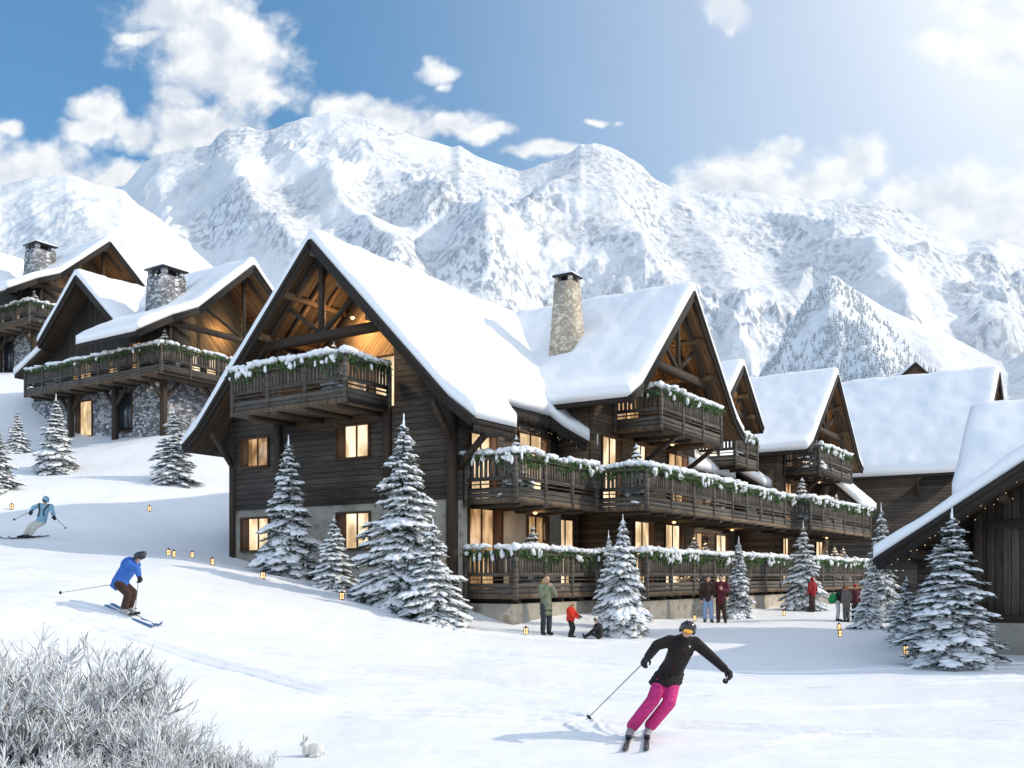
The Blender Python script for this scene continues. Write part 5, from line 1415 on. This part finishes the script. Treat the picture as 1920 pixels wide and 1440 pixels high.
def figure(root, J, H, jacket, trousers, shoes, gloves=None, hair=None, hat=None, helmet=None, goggles=None, hem=None, hem_r=.10, hood=None, vox=.013, bulk=1.0, long_hair=False, trim=None, collar=False, leg=1.0):
    f = J['dir'].normalized(); upv = (J['head']-J['neck']).normalized()
    hd = J['head']; sdv = f.cross(upv).normalized(); k = H
    head_rot = Matrix((sdv, -f, upv)).transposed()
    hr = head_rot.to_3x3()
    B = [('ell', hd, (.046*k, .056*k, .066*k), hr), ('ell', hd-upv*.030*k+f*.014*k, (.036*k, .042*k, .042*k), hr), ('cap', hd+f*.052*k-upv*.004*k, hd+f*.062*k-upv*.018*k, .007*k, .009*k)]
    for s in (-1, 1): B.append(('ell', hd+sdv*s*.047*k-upv*.006*k, (.008*k, .014*k, .02*k), hr))
    B += [('cap', hd-upv*.03*k, J['neck'], .030*k, .034*k), ('cap', J['neck'], J['chest'], .034*k, .07*k), ('cap', J['chest'], J['pelvis'], .075*k, .075*k)]
    for s in 'LR':
        B += [('cap', J['sh'+s], J['el'+s], .030*k, .025*k), ('cap', J['el'+s], J['ha'+s], .025*k, .017*k), ('cap', J['chest']+V3(0,0,.05*k), J['sh'+s], .045*k, .034*k)]
        if not gloves: B += hand_shapes(J['ha'+s], J['el'+s], .022*k, J.get('curl', .5), 1 if s == 'R' else -1)
        B += [('cap', J['pelvis'], J['hip'+s], .06*k, .052*k), ('cap', J['hip'+s], J['kn'+s], .05*k, .036*k), ('cap', J['kn'+s], J['an'+s], .035*k, .024*k), ('cap', J['an'+s], J['to'+s], .024*k, .018*k)]
    body = organic('body', B, vox*.9, FAB['skin'], root, 2)
    # eyes and mouth
    mb = MB()
    for s in (-1, 1): mb.ico(hd+f*.051*k+sdv*s*.018*k+upv*.006*k, (.0065*k,)*3)
    mb.build('eyes', FAB['eye'], body, True)
    mb = MB(); mb.ico(hd+f*.053*k-upv*.034*k, (.015*k, .006*k, .005*k), rot=hr); mb.build('mouth', FAB['lip'], body, True)
    b = bulk
    C = [('ell', J['chest']+V3(0,0,.02*k), (.10*k*b, .078*k*b, .10*k*b)), ('cap', J['neck']-upv*.012*k, J['chest'], .043*k, .08*k*b), ('cap', J['chest'], J['waist'], .088*k*b, .082*k*b), ('cap', J['waist'], J['pelvis'], .082*k*b, .090*k*b)]
    if hem is not None:
        hp = J['pelvis']+Vector(hem)*k
        for t in (0, .5, 1):
            p = J['pelvis'].lerp(hp, t); C.append(('ell', p, (hem_r*k*(1+.10*t), hem_r*k*.82*(1+.1*t), .05*k)))
    for s in 'LR':
        C += [('cap', J['chest']+V3(0,0,.045*k), J['sh'+s], .055*k*b, .047*k*b), ('cap', J['sh'+s], J['el'+s], .045*k*b, .038*k*b), ('cap', J['el'+s], J['el'+s].lerp(J['ha'+s], .93), .038*k*b, .030*k*b)]
    if hood: C += [('cap', J['neck']-f*.03*k+sdv*.03*k, J['neck']-f*.03*k-sdv*.03*k, .035*k, .035*k)]
    if collar: C += [('cap', J['neck']-f*.012*k-upv*.02*k, J['neck']-f*.004*k+upv*.022*k, .052*k, .047*k)]
    jk = organic('jacket', C, vox, FAB[jacket], root)
    if trim:
        mb = MB(); nrm = f
        z0 = J['chest']+V3(0,0,.05*k); pts = [J['chest'].lerp(J['pelvis'], t)+f*(.083*k*b+.006) for t in np.linspace(-.25, 1.0, 6)]
        mb.tube(pts, .006, 5); mb.build('zip', FAB[trim], jk)
    T = []
    for s in 'LR':
        T += [('cap', J['pelvis'], J['hip'+s], .070*k, .062*k*(.5+.5*leg)), ('cap', J['hip'+s], J['kn'+s], .062*k*(.5+.5*leg), .049*k*leg), ('cap', J['kn'+s], J['kn'+s].lerp(J['an'+s], .80 if leg == 1 else .93), .049*k*leg, (.046*k if b > 1.02 else .036*k)*leg)]
    organic('trousers', T, vox, FAB[trousers], root)
    for s in 'LR':
        S = [('cap', J['an'+s]+(J['kn'+s]-J['an'+s])*.16, J['an'+s], .036*k, .036*k), ('cap', J['an'+s]-V3(0,0,.012*k), J['to'+s], .034*k, .028*k), ('cap', J['an'+s]-V3(0,0,.012*k)-(J['to'+s]-J['an'+s]).normalized()*.02*k, J['to'+s], .030*k, .026*k)]
        organic('boot', S, vox*.8, FAB[shoes], root)
    if gloves:
        for s in 'LR': organic('glove', hand_shapes(J['ha'+s], J['el'+s], .027*k, J.get('curl', .7), 1 if s == 'R' else -1)+[('cap', J['ha'+s].lerp(J['el'+s], .16), J['ha'+s], .033*k, .028*k)], vox*.62, FAB[gloves], root, 1)
    if hair:
        S = [('ell', hd+upv*.012*k-f*.012*k, (.053*k, .058*k, .066*k), hr)]
        if long_hair:
            for s in (-1, 0, 1): S.append(('cap', hd-f*.035*k+sdv*s*.034*k, J['neck']-f*.04*k+sdv*s*.045*k-upv*.06*k, .032*k, .020*k))
        organic('hair', S, vox*.8, FAB[hair], root, 2)
    if hat:
        organic('hat', [('ell', hd+upv*.024*k-f*.006*k, (.056*k, .062*k, .056*k), hr), ('ell', hd+upv*.02*k-f*.004*k, (.06*k, .066*k, .018*k), hr), ('ell', hd+upv*.088*k, (.017*k,)*3)], vox*.8, FAB[hat], root, 2)
    if hood:
        organic('hood', [('ell', hd-f*.016*k+upv*.006*k, (.060*k, .060*k, .078*k), hr), ('cap', hd-f*.02*k-upv*.05*k, J['neck']-f*.01*k, .05*k, .05*k)], vox*.8, FAB[hood], root, 2)
    if helmet:
        h = organic('helmet', [('ell', hd+upv*.020*k-f*.010*k, (.066*k, .074*k, .066*k), hr)]+[('ell', hd+sdv*s*.052*k-upv*.012*k-f*.012*k, (.016*k, .032*k, .036*k), hr) for s in (-1, 1)], vox*.7, FAB[helmet], root, 2)
        mb = MB()
        for t in (-.5, 0, .5): mb.ico(hd+upv*.084*k+sdv*t*.05*k-f*.0*k, (.006*k, .02*k, .004*k), rot=hr)
        mb.build('helmet_vents', FAB['strap'], h, True)
    if goggles:
        g = organic('goggles', [('ell', hd+f*.044*k-upv*.006*k, (.048*k, .024*k, .029*k), hr)], vox*.5, FAB['strap'], root, 1)
        organic('goggle_lens', [('ell', hd+f*.053*k-upv*.006*k, (.041*k, .020*k, .024*k), hr)], vox*.45, FAB[goggles], g, 1)
def stick(name, p, q, label, basket=True, grip=True, r=.008):
    """a ski pole from hand p to tip q, in scene axes"""
    p = Vector(p); q = Vector(q); d = (q-p).normalized()
    t = thing(name, label, 'ski pole', q[:], 0, 'ski poles'); o = q
    mb = MB(); mb.tube([p-o-d*.10, q-o], [r, r*.7], 6); mb.build('shaft', FAB['pole'], t, True)
    mb = MB(); mb.tube([p-o-d*.13, p-o+d*.03], [.016, .014], 8); mb.build('grip', FAB['black'], t, True)
    if basket:
        mb = MB(); c = q-o-d*.06; mb.tube([c, c+d*.012], [.04, .034], 10); mb.build('basket', FAB['black'], t, True)
    return t
def ski(center, ang, L, label, key, wdt=.085, lift=0.012):
    """a ski lying on the snow, pointing along ang, tip curled up"""
    n = 18; dx, dy = math.cos(ang), math.sin(ang)
    t = thing('ski', label, 'ski', (center[0], center[1], gz(center[0], center[1])), 0, 'skis')
    P0 = []
    for k in range(n+1):
        u = (k/n-.45)*L; x = center[0]+dx*u; y = center[1]+dy*u
        z = gz(x, y)+lift; e = k/n
        if e > .9: z += (e-.9)**2*9*L/1.6
        w = wdt*(.62+.38*abs(2*e-1)**1.5)/2*(1 if e < .93 else max(.15, (1-e)/.07))
        P0.append((x-t.location[0], y-t.location[1], z-t.location[2], w))
    V = []; F = []
    for (x, y, z, w) in P0:
        V += [(x-dy*w, y+dx*w, z), (x+dy*w, y-dx*w, z), (x+dy*w, y-dx*w, z+.018), (x-dy*w, y+dx*w, z+.018)]
    for k in range(n):
        a = k*4; b = a+4
        for i in range(4): F.append((a+i, a+(i+1) % 4, b+(i+1) % 4, b+i))
    F += [(0,1,2,3), (n*4+3, n*4+2, n*4+1, n*4)]
    mb = MB(); mb.add(V, F); mb.build('ski_board', FAB[key], t)
    b = MB()
    for u in (-.06, .06):
        x = dx*u*L; y = dy*u*L
        b.beam((x-dx*.06, y-dy*.06, .05), (x+dx*.06, y+dy*.06, .05), .07, .05)
    b.build('binding', FAB['strap'], t)
    return t
def pix(px0, py0, d):
    k = d/1812
    return lambda px, py, dy=0.0: Vector(((px-px0)*k*(1+dy/d), dy, (py0-py)*k))

# woman skiing in magenta trousers
d = 12.6; root = spot(1200, d); T1 = thing('person', 'skier in magenta trousers, dark jacket, black helmet and orange goggles', 'person', root)
j = pix(1200, 1394, d)
J = dict(head=j(1283,1188,-.34), neck=j(1279,1207,-.24), chest=j(1274,1228,-.14), waist=j(1265,1256,.0), pelvis=j(1256,1276,.08),
  shR=j(1253,1211,-.16), elR=j(1226,1217,-.30), haR=j(1205,1238,-.45), shL=j(1300,1214,-.16), elL=j(1326,1236,-.22), haL=j(1353,1261,-.36),
  hipR=j(1244,1280,.06), knR=j(1220,1320,-.20), anR=j(1184,1375,.02), toR=j(1175,1386,-.16), hipL=j(1264,1281,.06), knL=j(1251,1324,-.20), anL=j(1218,1374,.03), toL=j(1210,1387,-.15), dir=Vector((-.12,-1,-.12)))
figure(T1, J, 1.62, 'jacket', 'pink', 'boot', 'black', None, None, 'helmet', 'lens', hem=(-.035,-.035,-.06), hem_r=.129, vox=.011, bulk=1.12, trim='burg', collar=True, leg=1.10)
rv = Vector(root)
mb = MB(); mb.box(-.012,.012,-.004,.004,-.012,.012); lg = mb.build('chest_badge', FAB['white'], T1); lg.location = J['chest']+Vector((.085,-.17,.06))
stick('ski_pole', rv+J['haR']+Vector((-.01,-.03,-.02)), rv+j(1097,1358,-.10), 'ski pole planted towards the left by the skier in magenta trousers')
stick('ski_pole', rv+J['haL']+Vector((.02,-.02,-.02)), rv+j(1360,1300,.75)+Vector((.1,0,0)), 'ski pole trailing behind the left hand of the skier in magenta trousers')
ski((root[0]+j(1178,1390)[0], d-.10), R(-101), 1.55, 'left ski in the picture under the skier in magenta trousers', 'skid')
ski((root[0]+j(1212,1390)[0], d-.08), R(-99), 1.55, 'right ski in the picture under the skier in magenta trousers', 'skid')

# crouching skier in blue
d = 19.4; root = spot(240, d); T2 = thing('person', 'crouching skier in a blue jacket and dark maroon trousers gliding to the right', 'person', root)
j = pix(240, 1146, d)
J = dict(head=j(264,1036,-.05), neck=j(254,1047), chest=j(243,1056), waist=j(230,1074), pelvis=j(225,1085), shR=j(249,1051,-.17), elR=j(267,1060,-.26), haR=j(271,1072,-.28), shL=j(250,1051,.17), elL=j(232,1068,.26), haL=j(212,1087,.24),
  hipR=j(227,1088,-.09), knR=j(245,1106,-.11), anR=j(236,1136,-.10), toR=j(246,1141,-.16), hipL=j(228,1088,.09), knL=j(247,1104,.09), anL=j(239,1134,.08), toL=j(249,1139,.02), dir=Vector((.92,-.35,-.18)))
figure(T2, J, 1.70, 'blue', 'brown', 'boot', 'black', None, None, 'helmet', 'strap', hem=(-.02,0,-.03), hem_r=.09, bulk=1.1, vox=.014)
rv = Vector(root)
stick('ski_pole', rv+J['haR'], rv+j(264,1137,-.28), 'upright ski pole in front of the skier in blue')
stick('ski_pole', rv+J['haL'], rv+j(94,1105,.40), 'ski pole stretched out level behind the skier in blue')
ski((root[0]+.05, d-.11), R(-36), 1.75, 'nearer ski of the skier in blue', 'skib'); ski((root[0]+.09, d+.08), R(-36), 1.75, 'farther ski of the skier in blue', 'skib')

# distant skier in light blue
d = 32.0; root = spot(52, d); T3 = thing('person', 'distant skier in light blue jacket and cream trousers at the left edge', 'person', root)
j = pix(52, 1014, d)
J = dict(head=j(91,943,-.2), neck=j(88,951,-.14), chest=j(85,960,-.08), waist=j(80,973), pelvis=j(76,981,.06), shR=j(77,952,-.05), elR=j(68,957,-.2), haR=j(67,964,-.3), shL=j(97,954,-.05), elL=j(102,966,-.1), haL=j(107,973,-.2),
  hipR=j(72,982,.05), knR=j(60,992,-.15), anR=j(47,1008), toR=j(41,1011,-.12), hipL=j(79,983,.05), knL=j(69,994,-.15), anL=j(56,1008), toL=j(50,1011,-.12), dir=Vector((-.2,-1,-.2)))
figure(T3, J, 1.65, 'sky', 'cream', 'shoe', 'black', None, None, 'sky', 'strap', hem=(0,0,-.03), hem_r=.09, bulk=1.1, vox=.016)
mb = MB()
for s, a in ((-1, 'R'), (1, 'L')): mb.tube([J['sh'+a]+Vector((0,-.10,.06)), J['chest']+Vector((s*.07,-.16,-.02)), J['waist']+Vector((s*.09,-.13,0))], .022, 6)
mb.tube([J['waist']+Vector((-.13,-.09,.03)), J['waist']+Vector((0,-.15,.03)), J['waist']+Vector((.13,-.09,.03))], .02, 6)
mb.build('pack_straps', FAB['strap'], T3, True)
rv = Vector(root)
stick('ski_pole', rv+J['haR'], rv+j(19,979,.2), 'ski pole held out to the left by the distant skier in light blue', r=.012)
stick('ski_pole', rv+J['haL'], rv+j(119,996,.2), 'ski pole on the right of the distant skier in light blue', r=.012)
ski((root[0]-.15, d-.1), R(-112), 1.6, 'nearer ski of the distant skier in light blue', 'skid'); ski((root[0]+.05, d+.1), R(-112), 1.6, 'farther ski of the distant skier in light blue', 'skid')

def walker(px, d, H, face, label, loc=None, grp=None, over=None, **kw):
    t = thing('person', label, 'person', loc or spot(px, d), 0, grp)
    J = stand(H, face, **(over or {}))
    if over and 'curl' in over: J['curl'] = over['curl']
    figure(t, J, H, vox=max(.012, H*.0095), **kw); return t, J
walker(1024, 26.7, 1.62, R(28), 'blond woman in a long olive coat raising both hands to her mouth', over=dict(head=(.008,-.01,.932), elL=(.15,-.06,.68), haL=(.035,-.10,.835), elR=(-.14,-.07,.68), haR=(-.02,-.10,.835)),
  jacket='olive', trousers='navy', shoes='shoe', hair='hairb', long_hair=True, hem=(0,0,-.17), hem_r=.105, bulk=1.12)
tc, Jc = walker(1070, 26.2, .95, R(60), 'child in a bright red jacket and black trousers swinging a toy shovel', over=dict(head=(0,-.03,.90), elL=(.13,-.12,.66), haL=(.10,-.24,.62), elR=(-.12,-.10,.64), haR=(.0,-.22,.58), knL=(.09,-.06,.27), anL=(.12,.03,.05), toL=(.13,-.07,.02), knR=(-.07,-.06,.27), anR=(-.10,.0,.05), toR=(-.11,-.09,.02)),
  jacket='red', trousers='black', shoes='shoe', gloves='black', hat='rust', hem=(0,0,-.02), hem_r=.12, bulk=1.35)
mb = MB(); c0 = Vector(tc.location)+Jc['haL']
sh = thing('toy_shovel', 'small pale toy shovel in the hands of the child in red', 'toy shovel', c0[:])
mb.tube([(-.05,.02,.06), (.16,-.08,-.08)], .012, 6); mb.build('handle', FAB['white'], sh, True)
mb = MB(); mb.beam((.15,-.075,-.07), (.28,-.14,-.15), .11, .012); mb.build('blade', FAB['white'], sh)
# child sitting in the snow
t = thing('person', 'small child in black snowsuit sitting in the snow with legs stretched to the left', 'person', spot(1120, 26.3))
J = dict(head=(-.05,-.02,.52), neck=(-.02,0,.43), chest=(.02,0,.32), waist=(.04,0,.22), pelvis=(.04,0,.12), shR=(0,-.10,.38), elR=(-.10,-.15,.26), haR=(-.2,-.12,.20), shL=(0,.10,.38), elL=(-.08,.14,.26), haL=(-.18,.10,.20),
  hipR=(.0,-.06,.11), knR=(-.18,-.10,.17), anR=(-.36,-.11,.07), toR=(-.40,-.11,.14), hipL=(0,.06,.11), knL=(-.18,.10,.16), anL=(-.35,.11,.07), toL=(-.39,.11,.14))
J = {k: Vector(v) for k, v in J.items()}; J['dir'] = Vector((-.9,-.45,0))
figure(t, J, .92, 'black', 'black', 'shoe', 'black', None, 'grey', bulk=1.35, vox=.012)
walker(1327, 34.0, 1.63, R(-8), 'dark haired woman in a brown jacket and pale jeans beside the man in burgundy', over=dict(haL=(.10,-.08,.58), elL=(.15,.0,.65), anL=(.085,.01,.045), toL=(.1,-.07,.022), knL=(.07,-.02,.28)), jacket='brown', trousers='jean', shoes='shoe', hair='haird', long_hair=True, hem=(0,0,-.05), hem_r=.092, bulk=1.1)
walker(1352, 34.0, 1.68, R(-20), 'man in a long burgundy coat and dark trousers holding a cup', over=dict(haR=(-.02,-.12,.74), elR=(-.14,-.02,.66), haL=(.05,-.11,.70), elL=(.15,-.02,.65), anL=(.09,.02,.045), toL=(.1,-.06,.022), anR=(-.05,-.03,.045), toR=(-.06,-.11,.022)), jacket='burg', trousers='brown', shoes='shoe', hair='haird', hem=(0,0,-.12), hem_r=.098, bulk=1.15)
walker(1523, 41.0, 1.48, R(-150), 'walker in a dark red hooded jacket in front of the snowy spruce', over=dict(haL=(.08,-.09,.56), haR=(-.08,-.09,.56), knL=(.03,-.03,.28), anL=(.02,-.06,.045), toL=(.03,-.14,.022), anR=(-.02,.05,.06), toR=(-.03,-.03,.022), knR=(-.03,0,.28)), jacket='darkred', trousers='brown', shoes='shoe', hood='darkred', hem=(0,0,-.05), hem_r=.098, bulk=1.15)
tb, Jb = walker(1571, 34.6, 1.35, R(70), 'person bending forward in a black jacket and white trousers, green bag on the back', over=dict(head=(0,-.16,.87), neck=(0,-.11,.81), chest=(0,-.06,.72), waist=(0,0,.61), shL=(.1,-.09,.77), shR=(-.1,-.09,.77), elL=(.13,-.16,.62), elR=(-.13,-.16,.62), haL=(.09,-.24,.56), haR=(-.09,-.24,.56)), jacket='black', trousers='white', shoes='shoe', hair='haird', hem=(0,0,-.02), hem_r=.09, bulk=1.15)
bg_ = thing('backpack', 'green bag hanging behind the person in the black jacket', 'backpack', (tb.location[0]-.19, tb.location[1]-.06, tb.location[2]+.82))
organic('bag', [('ell', (0,0,0), (.13,.15,.20)), ('ell', (-.05,0,-.08), (.13,.15,.14))], .02, FAB['green'], bg_)
mb = MB(); mb.tube([(.06,-.10,.17), (.16,-.12,.22), (.2,-.1,.1)], .014, 5); mb.build('strap', FAB['green'], bg_, True)
walker(1587, 34.2, 1.28, R(-160), 'person in a long grey coat with a rust coloured hood beside the green bag', over=dict(haL=(.07,-.10,.55), haR=(-.07,-.10,.55)), jacket='grey', trousers='grey', shoes='shoe', hood='rust', hem=(0,0,-.20), hem_r=.115, bulk=1.25)
walker(1603, 36.0, 1.30, R(10), 'person in a red woollen hat, half hidden behind the grey coat', jacket='burg', trousers='black', shoes='shoe', hat='red', hem=(0,0,-.03), bulk=1.15)
# people on the balconies
def at(root, p): return local_world(root, p)
walker(0, 0, 1.74, R(18), 'man in a dark jacket on the ground terrace pointing to the right', at(MAIN, (9.9,-2.3,1.10)), over=dict(elL=(.24,-.02,.79), haL=(.37,-.05,.81), haR=(-.06,-.12,.62)), jacket='black', trousers='navy', shoes='shoe', hair='hairr', bulk=1.1)
walker(0, 0, 1.68, R(10), 'auburn haired person in a tan jacket behind the garland of the cross gable balcony', at(MAIN, (12.5,-2.7,7.02)), jacket='tan', trousers='brown', shoes='shoe', hair='hairr', bulk=1.08)
walker(0, 0, 1.72, R(30), 'dark clothed person standing left on the lower hill chalet balcony', at(CH2, (3.3,.75,12.37)), jacket='black', trousers='black', shoes='shoe', hair='haird', bulk=1.1)
walker(0, 0, 1.64, R(-20), 'person in a tan jacket standing right on the lower hill chalet balcony', at(CH2, (4.5,.8,12.37)), jacket='tan', trousers='brown', shoes='shoe', hair='hairb', bulk=1.1)

# white rabbit
x, y, z = spot(584, 11.0); RB = thing('rabbit', 'white rabbit sitting on the snow beside the frosted bush', 'rabbit', (x, y, z), 0, scale=.86)
rb = [('ell', (.035,0,.085), (.125,.085,.09)), ('ell', (.075,.0,.088), (.095,.088,.088)), ('ell', (-.055,-.01,.08), (.07,.07,.075)), ('cap', (-.05,-.01,.10), (-.085,-.02,.155), .05, .04), ('ell', (-.095,-.025,.168), (.046,.040,.038)), ('ell', (-.128,-.035,.155), (.024,.025,.022)),
      ('cap', (-.09,-.005,.19), (-.100,.0,.262), .012, .014), ('cap', (-.100,.0,.262), (-.104,.0,.295), .014, .006), ('cap', (-.075,-.045,.19), (-.050,-.05,.255), .012, .015), ('cap', (-.05,-.05,.255), (-.042,-.05,.288), .015, .006),
      ('cap', (-.075,-.04,.06), (-.095,-.05,.012), .022, .016), ('cap', (-.075,.03,.06), (-.095,.03,.012), .022, .016), ('cap', (.09,-.07,.03), (.0,-.085,.015), .03, .018), ('cap', (.09,.07,.03), (.0,.085,.015), .03, .018), ('ell', (.165,0,.06), (.03,.028,.03))]
rbo = organic('body', rb, .006, FAB['fur'], RB, 2)
mb = MB(); mb.ico((-.106,-.060,.176), (.008,.006,.008)); mb.ico((-.116,.010,.176), (.008,.006,.008)); mb.build('eyes', FAB['eye'], rbo, True)
mb = MB(); mb.beam((-.048,-.064,.215), (-.043,-.065,.272), .012, .004, up=(0,1,0)); mb.beam((-.098,-.013,.215), (-.104,-.013,.275), .010, .004, up=(0,1,0)); mb.build('ear_lining', FAB['furd'], rbo)
# ------------------------------------------------------------------ air between the village and the mountains
def build_haze():
    mb = MB(); mb.box(-6500, 6500, -300, 6200, -420, 2250)
    m = bpy.data.materials.new('haze_air'); m.use_nodes = True
    N = NT(m.node_tree); N.n.clear()
    v = N.add('ShaderNodeVolumePrincipled')
    v.inputs['Color'].default_value = (0.80, 0.90, 1.0, 1)
    v.inputs['Density'].default_value = HAZE
    v.inputs['Anisotropy'].default_value = 0.25
    o = N.add('ShaderNodeOutputMaterial'); N.l.new(v.outputs[0], o.inputs['Volume'])
    h = mb.build('haze', m); h['kind'] = 'stuff'
HAZE = 7.0e-5
build_haze()
